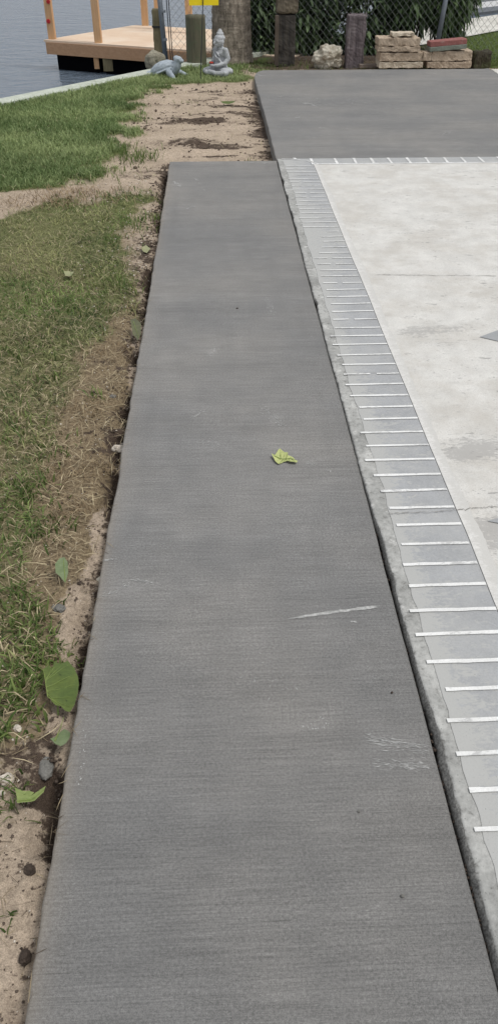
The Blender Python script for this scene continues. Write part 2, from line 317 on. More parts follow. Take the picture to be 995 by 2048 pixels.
# ------------------------------------------------------------------ light
SUN_EL, SUN_AZ = math.radians(64), math.radians(115)          # azimuth from +Y towards +X
w = bpy.data.worlds.new('World'); scene.world = w; w.use_nodes = True; wt = w.node_tree
sky = wt.nodes.new('ShaderNodeTexSky'); sky.sky_type = 'NISHITA'; sky.sun_disc = False; sky.sun_elevation = SUN_EL; sky.sun_rotation = SUN_AZ
sky.air_density = 1.6; sky.dust_density = 4.0; sky.ozone_density = 1.0
hs = wt.nodes.new('ShaderNodeHueSaturation'); hs.inputs['Saturation'].default_value = .22
wt.links.new(sky.outputs[0], hs.inputs['Color']); mx_ = wt.nodes.new('ShaderNodeMix'); mx_.data_type = 'RGBA'; mx_.inputs[0].default_value = .6; mx_.inputs[7].default_value = (7.3, 7.55, 7.95, 1)
wt.links.new(hs.outputs[0], mx_.inputs[6]); wt.links.new(mx_.outputs[2], wt.nodes['Background'].inputs[0]); wt.nodes['Background'].inputs[1].default_value = .107
sd = bpy.data.lights.new('sun', 'SUN'); sd.energy = 1.75; sd.angle = math.radians(11); sd.color = (1, .97, .92)
so = bpy.data.objects.new('sun', sd); COL.objects.link(so)
so.rotation_euler = Vector((-math.sin(SUN_AZ)*math.cos(SUN_EL), -math.cos(SUN_AZ)*math.cos(SUN_EL), -math.sin(SUN_EL))).to_track_quat('-Z', 'Y').to_euler(); so.location = (0, 0, 8)
# ------------------------------------------------------------------ slabs
XL = G(226.3, 1000)[0]; XR = G(734.8, 1000)[0]; YE = G(450, 321)[1]
YF = G(700, 318)[1]; YB = G(700, 139)[1]; XI = G(422+.4107*1165, 1000)[0]; GAP = .0015
def edge_wob(y, s, a): return a*(fbm(y*1.1, y*0+s, 3, 2)-.5) + a*.5*(fbm(y*7, y*0+s, 5, 3)-.5)
# new walkway: rounded arrises, slightly uneven form lines
ys = np.arange(-1.6, YE+1e-6, .016); ys[-1] = YE
r = .011; prof = [(0, -.11), (0, -r)] + [(r-r*math.cos(a), -r+r*math.sin(a)) for a in np.linspace(.2, math.pi/2, 5)]
prof += [(.03, 0), (.06, 0.0), (.09, 0)]; nx = len(prof)
inner = np.linspace(.13, (XR-XL)-.13, 44)
xs = np.concatenate([[p[0] for p in prof], inner, [(XR-XL)-p[0] for p in prof[::-1]]]); zs = np.concatenate([[p[1] for p in prof], inner*0, [p[1] for p in prof[::-1]]])
Xg, Yg = np.meshgrid(xs, ys); Zg = np.tile(zs, (len(ys), 1))
tR = np.clip(Xg/(XR-XL), 0, 1); Xg = XL + Xg + (1-tR)*(edge_wob(Yg, 1.3, .02)+.005*(fbm(Yg*22, Yg*0+3, 6, 3)-.5)) + tR*edge_wob(Yg, 8.1, .008)
Zg = Zg + .0025*(fbm(Xg*2.5, Yg*2.5, 9, 3)-.5)*(Zg > -.002)
Zg[-1, :] = np.minimum(Zg[-1, :], -.006)
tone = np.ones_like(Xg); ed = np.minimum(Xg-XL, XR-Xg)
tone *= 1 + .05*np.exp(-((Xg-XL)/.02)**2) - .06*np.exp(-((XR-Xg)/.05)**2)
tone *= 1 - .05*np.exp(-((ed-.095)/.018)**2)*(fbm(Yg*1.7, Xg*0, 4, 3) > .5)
tone *= 1 - .16*sm(2.4, .6, Yg) - .04*sm(4, 7, Yg)  # painted-in view-angle shading: concrete tone made darker close to the camera
for px_, py_, rx_, ry_, a_ in ((800, 1487, .07, .03, .16), (805, 1530, .07, .025, .14), (548, 838, .03, .05, .14), (425, 704, .02, .04, .14), (285, 1164, .05, .02, .1), (235, 1180, .05, .03, .09), (540, 612, .02, .05, .12), (630, 1450, .05, .03, .06), (420, 888, .07, .04, .07), (690, 800, .15, .2, .05), (620, 925, .02, .015, .12), (355, 368, .04, .06, .12), (540, 1000, .25, .3, .04), (670, 1226, .06, .012, .08)):
    q_ = G(px_, py_); tone *= 1 + a_*1.1*np.exp(-((Xg-q_[0])/rx_)**2-((Yg-q_[1])/ry_)**2)*(.4+1.2*fbm(Xg*30, Yg*45, 7, 3))
dust = .65*np.exp(-np.maximum(Xg-XL, 0)/.022)*fbm(Yg*3, Xg*10, 31, 3)
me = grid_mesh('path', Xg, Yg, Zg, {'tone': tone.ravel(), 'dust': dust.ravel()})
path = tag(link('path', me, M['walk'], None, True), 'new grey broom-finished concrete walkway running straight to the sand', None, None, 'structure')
endv = MB(); n_ = len(xs); endv.add([(Xg[-1, i], YE, Zg[-1, i]) for i in range(n_)], [tuple(range(n_))]); endv.build('end_face', M['raw'], path)
# far new slab, higher than the sand, with a rounded corner
c1 = G(503, 158); c2 = G(530, 139); c3 = G(977, 136.5); c4 = G(995, 148); dirr = (c4-c3)/np.linalg.norm(c4-c3); c5 = c3 + dirr*((c3[1]-YF-.6)/max(-dirr[1], 1e-3))
out = [(XR+.002, YF+.004)]
for y in np.arange(YF+.1, c1[1]-.05, .1): out.append((XR + edge_wob(np.array([y]), 5.5, .02)[0]*1, y))
p0 = np.array([XR-.003, c1[1]]); p1 = np.array([XR+.005, YB-.06]); p2 = np.array([XR+.17, YB])
for t in np.linspace(0, 1, 9): out.append(tuple((1-t)**2*p0 + 2*t*(1-t)*p1 + t*t*p2))
for x in np.arange(XR+.4, c3[0]-.05, .12): out.append((x, YB + .012*(fbm(np.array([x*2.2]), np.array([3.]), 2, 3)[0]-.5)))
out += [(c3[0], c3[1]), (c5[0], c5[1]), (c5[0]+.1, YF+.004)]
def slab_mesh(name, outline, z1, z0, rr=.012):
    n = len(outline); V = []; Fc = []; pts = [Vector((p[0], p[1])) for p in outline]; nor = []
    for i in range(n):
        t = (pts[(i+1) % n]-pts[i-1]).normalized(); nor.append(Vector((t.y, -t.x)))
    ctr = sum(pts, Vector((0, 0)))/n; sg = 1 if sum((pts[i]-pts[i-1]).x*(pts[i]+pts[i-1]).y for i in range(n)) > 0 else -1
    rows = [(0, z0), (0, z1-rr), (rr*.3, z1-rr*.3), (rr, z1)]
    for ins, z in rows:
        for i in range(n): q = pts[i] + nor[i]*ins*sg; V.append((q.x, q.y, z))
    for k in range(len(rows)-1):
        for i in range(n): Fc.append((k*n+i, k*n+(i+1) % n, (k+1)*n+(i+1) % n, (k+1)*n+i))
    Fc.append(tuple((len(rows)-1)*n+i for i in range(n)))
    me = bpy.data.meshes.new(name); me.from_pydata(V, [], Fc)
    bm = bmesh.new(); bm.from_mesh(me); bmesh.ops.recalc_face_normals(bm, faces=bm.faces); bm.to_mesh(me); bm.free()
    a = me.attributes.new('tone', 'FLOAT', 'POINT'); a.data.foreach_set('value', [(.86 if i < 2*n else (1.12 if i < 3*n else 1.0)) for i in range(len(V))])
    return me
pav = tag(link('pavement', slab_mesh('pavement', out, .0, -.13), M['walk']), 'new wide grey concrete slab with a rounded corner beyond the painted patio', None, None, 'structure')
pc = [tuple(c3[:2]+np.array([.03, .02])), tuple(c5[:2]+np.array([.03, 0])), (c5[0]+4, c5[1]), (c3[0]+4.5, c3[1]+.05)]
apron = tag(link('concrete_apron', slab_mesh('concrete_apron', [(p[0], p[1]) for p in pc], -.012, -.13), M['pale']), 'pale old concrete strip beside the new slab', None, None, 'structure')
# old painted patio: ragged left arris
X0 = XR+GAP; XE = 4.6; Y0 = -1.6; Y1 = YF-.003; ZP = .007
ys = np.arange(Y0, Y1, .008); ys = np.append(ys, Y1)
rag = edge_wob(ys, 2.2, .010) + .012*np.clip(fbm(ys*5, ys*0+3, 7, 4)-.58, 0, 1)*3
brk = np.interp(ys, [-2, .9, 1.5, 2.3, 3.2, 8], [.019, .017, .010, .005, .003, .003])*.8*(.4+1.2*fbm(ys*3.5, ys*0+4, 19, 4)) + .004*(fbm(ys*60, ys*0, 8, 3)-.5)
cols_ = [(0, -.10, 0), (0, -.03, 0), (0, -.012, .3), (0, -.003, .75), (.001, ZP-.001, 1.0), (.008, ZP, 1.0), (.06, ZP, 0), (XE-X0, ZP, 0)]
Xg = np.stack([X0 + c[0] + (rag*(1 if c[0] < .05 else 0) + brk*c[2]) + (.006*(fbm(ys*45, ys*0+i*91, 3, 3)-.5) if c[2] > 0 and c[0] < .005 else 0) for i, c in enumerate(cols_)], 1)
Zg = np.stack([np.full_like(ys, c[1]) + (.007*(fbm(ys*35, ys*0+i*70, 12, 3)-.5) if 0 < c[2] < 1 else 0) for i, c in enumerate(cols_)], 1); Yg = np.tile(ys[:, None], (1, len(cols_)))
patio = tag(link('patio', grid_mesh('patio', Xg, Yg, Zg), M['raw'], None, False), 'old concrete patio painted cream with a grey brick-look border', None, None, 'structure')
def sheet(name, x0f, x1f, y0, y1, z, mat, step=.02, wear=None, parent=patio, nx=None):      # painted coat with hand-cut edges
    ny = max(2, int((y1-y0)/step)+1); yy = np.linspace(y0, y1, ny); xa = x0f(yy); xb = x1f(yy); nx = nx or max(2, int((xb-xa).max()/step)+1)
    t = np.linspace(0, 1, nx); X = xa[:, None]*(1-t)+xb[:, None]*t; Y = np.tile(yy[:, None], (1, nx))
    W = wear(X, Y) if wear else np.zeros_like(X)
    return link(name, grid_mesh(name, X, Y, np.full_like(X, z), {'wear': W.ravel()}), mat, parent)
YT = G(800, 329)[1]           # near edge of the top border strip
bl = lambda y: X0 + .04 + .03*(fbm(y*1.3, y*0+2, 41, 3)) + .012*(fbm(y*14, y*0+9, 43, 3)-.5)
bi = lambda y: XI + .006*(fbm(y*3, y*0+5, 47, 2)-.5)
def bwear(X, Y):
    e = np.exp(-np.maximum(X-bl(Y[:, :1]), 0)/.05)
    wy = np.interp(Y, [-2, .78, .95, 1.5, 2.2, 3, 4.4, 4.9, 5.4, 6.2, 7.2], [1.6, 1.4, .35, .1, .15, .15, .25, 1.0, .6, .5, .5])
    return e*.9 + wy*.6*fbm(X*6, Y*4, 51, 3)*1.3 + .35*fbm(X*3, Y*2.2, 53, 4)
sheet('painted_border', bl, bi, Y0, Y1-.004, ZP+.0015, M['border'], .02, bwear)
sheet('painted_border_end', lambda y: XI + y*0+.001, lambda y: XE-.2+y*0, YT, Y1-.004, ZP+.0015, M['border'], .03, lambda X, Y: .25+.3*fbm(X*3, Y*3, 3, 3))
hot = []
for (px, py, rx, ry, a) in ((830, 668, .16, .07, 1.0), (920, 660, .22, .05, .8), (880, 690, .12, .04, .7), (960, 900, .25, .09, 1.25), (905, 915, .12, .05, .8), (985, 1052, .1, .05, 1.2), (975, 1085, .1, .08, 1.0),
        (855, 466, .04, .03, .9), (920, 460, .05, .02, .9), (795, 487, .05, .02, .9), (960, 345, .35, .05, .9), (690, 345, .06, .04, .9), (860, 440, .6, .3, .25), (880, 780, .5, .3, .25), (940, 1130, .2, .2, .6), (820, 640, .1, .05, .5), (710, 505, .08, .05, .9)):
    g = G(px, py); hot.append((g[0], g[1], rx, ry, a))
def fwear(X, Y):
    w_ = .28*fbm(X*1.4, Y*1.4, 61, 4)
    for hx, hy, rx, ry, a in hot: w_ = w_ + a*.50*np.exp(-((X-hx)/rx)**2-((Y-hy)/ry)**2)
    return w_ - .35*np.exp(-((X-XI)/.06)**2)
sheet('painted_field', lambda y: bi(y)+.001, lambda y: XE-.2+y*0, Y0, YT-.001, ZP+.003, M['field'], .03, fwear)
# white lines of the brick pattern
mb_v = []; mb_f = []; wr = []
def strip(x0, x1, yc, hw, z, slope=0.0, seed=0.0):
    n = max(6, int((x1-x0)/.012)); x = np.linspace(x0, x1, n)
    a = yc + slope*(x-x0) + hw*(1+.35*(fbm(x*22+seed, x*0+seed, 71, 3)-.5)*2); b = yc + slope*(x-x0) - hw*(1+.35*(fbm(x*22+seed, x*0-seed, 73, 3)-.5)*2)
    o = len(mb_v); wv = .2+.9*(fbm(x*5, x*0+seed, 75, 3)-.45)
    for i in range(n): mb_v.extend([(x[i], b[i], z), (x[i], a[i], z)]); wr.extend([wv[i]]*2)
    for i in range(n-1): mb_f.append((o+2*i, o+2*i+2, o+2*i+3, o+2*i+1))
ticks = [1672, 1594, 1520, 1451, 1388, 1332, 1278, 1229, 1180.5, 1137, 1097, 1058, 1022, 988, 956, 926, 897, 869.5, 843.5, 819, 796, 774, 752.5, 733, 714, 693, 676]
tY = [G(700, p)[1] for p in ticks]; pitch = (tY[-1]-tY[0])/(len(tY)-1); yy_ = tY[-1]+pitch
starts = {1672: 948, 1594: 938, 1520: 912, 1451: 893, 1388: 890, 1332: 852, 1278: 830, 1229: 818, 1180.5: 817, 1137: 805, 1097: 802, 1058: 792, 1022: 777, 988: 760, 956: 746, 926: 729, 897: 731, 869.5: 719, 843.5: 726, 819: 717, 796: 699, 774: 690, 752.5: 686, 733: 683, 714: 673, 693: 664, 676: 660}
for i, p in enumerate(ticks):
    xs0 = G(starts[p], p)[0]; y_ = tY[i]
    if p in (752.5,):
        strip(xs0, xs0+.12, y_, .0055, ZP+.0045, .006, i); strip(xs0+.15, XI-.003, y_, .0055, ZP+.0045, .006, i+.5)
    else: strip(xs0, XI-.003, y_+random.uniform(-.003, .003), .0065 if p > 900 else .006, ZP+.0045, random.uniform(-.002, .014), i*1.7)
j = 0
while yy_ < YT-.03:
    xs0 = X0 + random.uniform(.045, .085)
    if 4.75 < yy_ < 5.25: xs0 += random.uniform(.05, .12)
    if abs(yy_-tY[-1]-pitch) > .01 or True:
        if random.random() < .2: strip(xs0, xs0+.08, yy_, .005, ZP+.0045, .004, j+90); strip(xs0+.11, XI-.003, yy_, .005, ZP+.0045, .004, j+91)
        else: strip(xs0, XI-.003, yy_ + random.uniform(-.006, .006), .0055, ZP+.0045, .006, j+40)
    yy_ += pitch; j += 1
def quadstrip(pa, pb, hw, z):
    a = np.array(pa[:2]); b = np.array(pb[:2]); d = (b-a)/np.linalg.norm(b-a); nn = np.array([-d[1], d[0]]); n = max(4, int(np.linalg.norm(b-a)/.02)); o = len(mb_v)
    for i in range(n+1):
        q = a+(b-a)*i/n; k = hw*(1+.3*(fbm(np.array([q[0]*20+q[1]*17]), np.array([1.]), 5, 2)[0]-.5)*2)
        mb_v.extend([tuple(q-nn*k)+(z,), tuple(q+nn*k)+(z,)]); wr.extend([.15+.4*random.random()]*2)
    for i in range(n): mb_f.append((o+2*i, o+2*i+2, o+2*i+3, o+2*i+1))
for px in (668, 705, 740, 775, 812, 848, 885, 921, 957, 994, 1031, 1068):
    g = G(px, 318.5); quadstrip((g[0], YT+.004), (g[0]+random.uniform(-.004, .01), Y1-.012), .010, ZP+.0045)
quadstrip(G(612, 324), G(640, 331), .006, ZP+.0045); quadstrip((XI-.002, YT-.02), (XI-.004, Y1-.012), .012, ZP+.0045); quadstrip((XI+.0, YT-.004), (XE-.25, YT-.004), .012, ZP+.0052)
quadstrip(G(563, 320.5), G(600, 322), .006, ZP+.0045); quadstrip(G(587, 318.6), G(592, 322), .012, ZP+.0052)
link('painted_lines', mesh_np('painted_lines', np.array(mb_v), np.array(mb_f), {'wear': np.array(wr)}), M['line'], patio)
sheet('painted_edge', lambda y: bi(y)+.0005, lambda y: bi(y)+.045+.02*(fbm(y*2, y*0+1, 81, 3)-.5)+.012*(fbm(y*25, y*0+1, 83, 3)-.5), Y0, YT-.001, ZP+.0042, M['edge'], .012, lambda X, Y: .1+.9*sm(0, .05, X-XI)*fbm(X*20, Y*9, 85, 3))
# grey painted points of a floor pattern at the right
def poly_sheet(name, pts, z, m, parent):
    me = bpy.data.meshes.new(name); me.from_pydata([(p[0], p[1], z) for p in pts], [], [tuple(range(len(pts)))]); me.attributes.new('wear', 'FLOAT', 'POINT')
    return link(name, me, m, parent)
a, b, c = G(957, 678.5), G(1010, 659), G(1010, 691); poly_sheet('painted_arrow', [a, c, c+np.array([.5, -.02, 0]), b+np.array([.5, .1, 0]), b], ZP+.0062, M['patch'], patio)
a, b, c = G(972, 1048), G(1010, 1037), G(1010, 1055); poly_sheet('painted_arrow', [a, c, c+np.array([.3, 0, 0]), b+np.array([.3, .06, 0]), b], ZP+.0062, M['patch'], patio)
# cracks across the paint
def crack(name, pxs, wd, parent, z):
    mbc = MB(); pts = []
    for (x0_, y0_), (x1_, y1_) in zip(pxs[:-1], pxs[1:]):
        n = 14
        for i in range(n): t = i/n; pts.append(G(x0_*(1-t)+x1_*t, y0_*(1-t)+y1_*t, z) + np.array([0, random.gauss(0, .003), 0]))
    for i in range(len(pts)-1):
        k0 = wd*random.uniform(.4, 1.3); k1 = k0
        mbc.add([pts[i]-[0, k0, 0], pts[i+1]-[0, k1, 0], pts[i+1]+[0, k1, 0], pts[i]+[0, k0, 0]], [(0, 1, 2, 3)])
    return mbc.build(name, M['crackm'], parent)
M['crackm'] = m_plain('crack_shadow', (.20, .19, .175), .95)
crack('crack', [(775, 1026), (840, 1024), (920, 1019), (960, 1015), (1010, 1012)], .0014, patio, ZP+.0066); crack('crack', [(752, 549), (800, 549.5), (860, 550), (1000, 551)], .002, patio, ZP+.0066); crack('crack', [(640, 753), (760, 743)], .0008, patio, ZP+.0066)
# chalky scuffs on the new concrete: small raised scratches of dried slurry
def scuff(parent, name, a, b, spread, n, ln, wd, jig=.25, z=.0016):
    n = int(n*1.4); wd *= 1.5; mbs = MB(); A, B = G(*a), G(*b); D = B-A; L = np.linalg.norm(D); D = D/L; Nn = np.array([-D[1], D[0], 0])
    for i in range(n):
        t = random.random(); q = A + D*L*t + Nn*random.gauss(0, spread); l = ln*random.uniform(.3, 1.2); an = random.gauss(0, jig); d = D*math.cos(an)+Nn*math.sin(an); m_ = np.array([-d[1], d[0], 0]); k = wd*random.uniform(.4, 1.2)
        zz = np.array([0, 0, z+random.random()*.0006]); mbs.add([q-d*l/2+zz, q+m_*k*.7+zz, q+d*l/2+zz, q-m_*k+zz], [(0, 3, 2, 1)])
    return mbs.build(name, M['scuff'], parent)
for s in (((584, 1238), (640, 1227), .0018, 22, .05, .0010, .04), ((630, 1229), (748, 1214), .0022, 60, .05, .0012, .04), ((584, 1237), (748, 1216), .0012, 60, .05, .0011, .03), ((700, 1243), (715, 1245), .002, 8, .02, .0007, .1)): scuff(path, 'scuff_mark', *s)
for s in (((735, 1478), (850, 1500), .010, 75, .03, .0006, .1), ((745, 1525), (855, 1535), .009, 60, .025, .0006, .2), ((525, 815), (572, 858), .012, 60, .014, .0009, .6), ((415, 712), (436, 696), .012, 34, .014, .0009, .6), ((530, 595), (545, 630), .01, 28, .018, .001, .4),
          ((265, 1160), (305, 1166), .004, 22, .02, .0007, .3), ((205, 1192), (262, 1166), .008, 18, .02, .0007, .5), ((200, 1122), (233, 1119), .002, 16, .015, .0008, .2), ((172, 1450), (160, 1570), .003, 16, .006, .0012, .8), ((347, 363), (362, 374), .006, 24, .05, .0017, .3), ((388, 355), (410, 380), .006, 8, .05, .0015, .3), ((372, 418), (390, 413), .006, 16, .04, .0016, .3), ((495, 325), (545, 327), .012, 20, .05, .0018, .3),
          ((385, 835), (408, 822), .006, 18, .02, .0007, .3), ((650, 938), (662, 945), .004, 10, .012, .0009, .4), ((395, 885), (440, 890), .02, 24, .016, .0007, .6), ((612, 925), (625, 930), .006, 16, .010, .001, .6), ((480, 1360), (600, 1362), .03, 16, .016, .0006, .8), ((615, 1440), (650, 1460), .02, 16, .006, .0012, 1.0), ((660, 600), (640, 640), .03, 6, .02, .0008, 1), ((590, 880), (680, 800), .03, 16, .006, .0010, 1)): scuff(path, 'scuff_mark', *s)
for s in (((608, 206), (637, 212), .03, 60, .06, .003, .4), ((690, 200), (735, 206), .03, 30, .05, .002, .5), ((515, 150), (527, 152), .02, 20, .05, .003, .4), ((640, 255), (650, 258), .02, 12, .05, .0025, .4), ((590, 235), (600, 236), .02, 12, .05, .0025, .4), ((560, 190), (800, 230), .2, 60, .06, .0025, .5), ((560, 265), (960, 290), .2, 40, .07, .002, .4), ((880, 270), (900, 262), .03, 20, .05, .002, .5), ((800, 165), (960, 180), .2, 24, .07, .003, .4)): scuff(pav, 'scuff_mark', *s)
# ------------------------------------------------------------------ land
ZC = -.02
wA, wB = G(0, 204, ZC), G(268, 150, ZC); wd = (wB-wA)/np.linalg.norm(wB-wA)
wS = wA - wd*14; wC = wB + wd*1.7
back = [G(560, 96, ZC), G(700, 84, ZC), G(800, 50, -.05), G(870, 50, -.05), G(940, 40, -.05), G(995, 30, -.05), G(1110, 8, -.05), G(1400, -20, -.05)]
LAND = [wS[:2], wA[:2], wB[:2], wC[:2]] + [b[:2] for b in back] + [np.array([60, back[-1][1]+10]), np.array([60, -60]), np.array([wS[0], -60])]
def inside(x, y, poly):
    r_ = np.zeros(np.shape(x), bool); n = len(poly)
    for i in range(n):
        x1, y1 = poly[i]; x2, y2 = poly[(i+1) % n]
        if y1 == y2: continue
        c_ = ((y1 > y) != (y2 > y)) & (x < (x2-x1)*(y-y1)/(y2-y1)+x1); r_ ^= c_
    return r_
tab = lambda v, d: np.interp(v, [k[0] for k in d], [k[1] for k in d])
UB = [(60, 560), (140, 512), (157, 505), (163, 450), (169, 330), (175, 300), (190, 287), (215, 258), (240, 246), (275, 246), (300, 262), (318, 235), (335, 195), (355, 165), (372, 130), (381, 20), (386, -60), (2100, -200)]
LT = [(-900, 440), (0, 424), (100, 412), (200, 402), (330, 388)]
LM = [(390, 14), (420, 28), (450, 52), (500, 42), (560, 42), (620, 40), (660, 75), (700, 95), (800, 130), (900, 140), (1000, 150), (1100, 140), (1200, 130), (1300, 100), (1400, 118), (1500, 140), (1700, 150), (2048, 100)]
DM = [(390, 8), (450, 22), (560, 22), (640, 20), (690, 6), (950, 6), (1010, 24), (1100, 34), (1180, 60), (1290, 70), (1330, 40), (1420, 55), (1560, 60), (1700, 90), (2048, 130)]
GD = [(380, 1), (640, 1.0), (760, .8), (860, .62), (1000, .5), (1250, .45), (1380, .5), (1500, .25), (1650, .06), (2048, .02), (3000, .02)]
DD = [(380, .35), (560, .6), (680, .85), (780, 1), (1000, 1), (1150, .85), (1350, .7), (1500, .6), (1600, .3), (1700, .14), (2048, .07), (3000, .05)]
def masks(x, y):
    px, py = to_px(x, y, -.06); e = 340-.168*(py-322); nz = fbm(x*5, y*5, 101, 4)-.5; nz2 = fbm(x*1.6, y*1.6, 105, 3)-.5
    k = np.clip(500/np.maximum(py, 100), .3, 3)
    upper = sm(-16, 16, tab(py, UB) + nz*135 - px)*(px < 540)*(py < 400)
    lower = sm(-14, 14, py + nz*60 - tab(px, LT))
    gl = lower*sm(-22, 22, e - tab(py, LM) + nz*120 - px)*tab(py, GD); dl = lower*sm(-14, 14, e - tab(py, DM) + nz*70 - px)*tab(py, DD)
    left = (x < XL-.012) | (y > YE)
    gl = gl*left*(1+1.2*nz2); dl = dl*left
    neigh = (px > 900)*(py < 137)*(y > YB)
    return px, py, upper*left, np.clip(gl, 0, 1.3), np.clip(dl, 0, 1), neigh, e
Xs = np.concatenate([np.arange(-30, -14, 1.0), np.arange(-14, -3, .08), np.arange(-3, -.2, .012), np.arange(-.2, .7, .03), np.arange(.7, 14, .1), np.arange(14, 60.1, 2)])
Ys = np.concatenate([np.arange(-60, -1, 3.0), np.arange(-1, 3, .012), np.arange(3, 7.2, .018), np.arange(7.2, 13, .026), np.arange(13, 45, .12)])
Xg, Yg = np.meshgrid(Xs, Ys); px, py, up_, gl, dl, nb, e = masks(Xg, Yg)
Zg = -.062 + .022*(fbm(Xg*.7, Yg*.7, 111, 3)-.5) + .02*(fbm(Xg*3.3, Yg*3.3, 113, 4)-.5)*sm(14.5, 12.5, Yg)
sand_c = sm(160, 175, py)*sm(425, 330, py)*(1-up_)*(Xg < XR+.05)
Zg += sand_c*(-.028 + .05*(fbm(Xg*1.1, Yg*5.2, 117, 4)-.5))                      # raked ridges across the bare strip
Zg += (.026*(fbm(Xg*9, Yg*9, 121, 4)-.5) + .022*(fbm(Xg*26, Yg*26, 122, 4)-.5)*sm(5, 3, Yg))*(1-up_)*sm(15, 12, Yg)
dE = XL - Xg
tr = sm(.11, .0, dE)*(dE > -.3)*(Yg < YE+.1); rg_ = fbm(Xg*4+3, Yg*6, 123, 3)
rg_ = rg_ - .09*sm(1.75, 1.45, Yg); Zg -= tr*(.004 + .085*sm(.46, .66, rg_))
Zg += .02*sm(.0, .3, dE)*sm(.6, .3, dE)*(Yg < YE)*(fbm(Xg*2, Yg*2.3, 127, 3))
near_pav = sm(.3, .0, XR - Xg)*(Yg > YE)*(Yg < YB)*(Xg < XR+.05); Zg -= near_pav*(.03*fbm(Xg*6, Yg*6, 129, 3))
Zg = np.where((Xg > XL+.05) & (Xg < XE-.1) & (Yg < YE-.05), -.105, Zg); Zg = np.where((Xg > XR+.08) & (Yg < YB-.1), -.11, Zg)
land = inside(Xg, Yg, LAND); Zg = np.where(land, Zg, -1.6)
seawall_d = ((Xg-wA[0])*(-wd[1]) + (Yg-wA[1])*wd[0])            # >0 over water
Zg = np.where(land & (Yg < 14) & (Xg < -.3), Zg*sm(.0, -.5, seawall_d) + (-.03)*(1-sm(.0, -.5, seawall_d)), Zg)
far_soil = ((py < 139) & (px > 500) & (px < 930)).astype(float)
ridge = fbm(Xg*1.3, Yg*6.5, 131, 4)
dark = tr*(.95*sm(.46, .62, rg_)) + sand_c*(.6*sm(.5, .68, ridge)*sm(.3, .65, fbm(Xg*3.2, Yg*4, 141, 4)) + .4*sm(.5, .62, fbm(Xg*7, Yg*14, 142, 4))*sm(1.6, .2, XR-Xg) + .35*near_pav) + .3*(fbm(Xg*4, Yg*4, 133, 4) > .62) + .75*far_soil + .42*sm(.06, .01, dE)*(Yg < YE)*(dE > 0)*sm(.35, .6, fbm(Xg*9, Yg*9, 135, 3)) + .42*sm(.45, .0, dE)*(Yg < YE)*(dE > 0)*sm(.46, .66, fbm(Xg*17, Yg*17, 139, 4))
cx, cy = G(388, 268)[:2]; dark += .6*np.exp(-((Xg-cx)/.2)**2-((Yg-cy)/.2)**2); Zg += .045*np.exp(-((Xg-cx)/.10)**2-((Yg-cy)/.13)**2)*(.5+fbm(Xg*14, Yg*14, 143, 3))
soft = sm(1240, 1500, py)*sm(.35, .1, dE); dark += .3*soft*sm(.5, .7, fbm(Xg*15, Yg*15, 137, 5))*sm(.35, .6, fbm(Xg*4, Yg*4, 138, 2))
thatch = np.clip(np.maximum(np.maximum(dl*1.0, gl*.9), up_*.9), 0, 1)
green = np.clip(up_*.75 + gl*.55 + nb*.95, 0, 1)
ground = tag(link('ground', grid_mesh('ground', Xg, Yg, Zg, {'thatch': thatch.ravel(), 'dark': np.clip(dark, 0, 1).ravel(), 'green': green.ravel()}), M['ground'], None, True), None, None, None, 'structure')
def ground_z(x, y):
    i = np.clip(np.searchsorted(Ys, y), 0, len(Ys)-1); j = np.clip(np.searchsorted(Xs, x), 0, len(Xs)-1); return Zg[i, j]
ZW = -.5
wm = MB(); wm.add([(-400, -100, ZW), (400, -100, ZW), (400, 700, ZW), (-400, 700, ZW)], [(0, 1, 2, 3)]); tag(wm.build('water', M['water']), None, None, None, 'structure')
bed = MB(); bed.add([(-400, -100, -1.7), (400, -100, -1.7), (400, 700, -1.7), (-400, 700, -1.7)], [(0, 1, 2, 3)]); tag(bed.build('canal_bed', M['clod']), None, None, None, 'structure')
# seawall
sw = empty('seawall', (float(wA[0]), float(wA[1]), 0), 0, 'long pale green-grey concrete seawall cap between the lawn and the water', 'seawall')
def wall_run(name, pts, w0, w1, z1, z0, m, parent, org):
    mbw = MB(); V = []; n = len(pts)
    for i in range(n):
        t = pts[min(i+1, n-1)]-pts[max(i-1, 0)]; t = t/np.linalg.norm(t); q = np.array([-t[1], t[0]])
        for o_, z in ((w0, z0), (w0, z1), (w1, z1), (w1, z0)): V.append((pts[i][0]+q[0]*o_-org[0], pts[i][1]+q[1]*o_-org[1], z))
    F_ = [(k*4+i, (k+1)*4+i, (k+1)*4+(i+1) % 4, k*4+(i+1) % 4) for k in range(n-1) for i in range(4)] + [(0, 1, 2, 3), ((n-1)*4+3, (n-1)*4+2, (n-1)*4+1, (n-1)*4)]
    mbw.add(V, F_); return mbw.build(name, m, parent)
wp = [wS[:2], wA[:2], wB[:2], wC[:2], G(560, 96, ZC)[:2], G(700, 84, ZC)[:2], G(790, 60, ZC)[:2]]
wall_run('cap', wp, -.13, .13, -.012, -.11, M['cap'], sw, wA); wall_run('wall_face', wp, -.02, .09, -.111, -1.6, M['cap'], sw, wA)
# pale concrete walk along the next garden's water edge
topb = [(780, 52), (815, 46), (870, 46), (940, 37), (995, 29), (1110, 7), (1400, -25)]; botb = [(800, 96), (850, 88), (885, 82), (925, 74), (995, 61), (1110, 38), (1400, 0)]
pw = MB(); V = []
for a, b in zip(topb, botb): V += [G(*a, -.03), G(*b, -.035)]
pw.add(V, [(2*i, 2*i+1, 2*i+3, 2*i+2) for i in range(len(topb)-1)]); tag(pw.build('shore_path', M['pale']), 'pale concrete walk curving along the far water edge', None, None, 'structure')
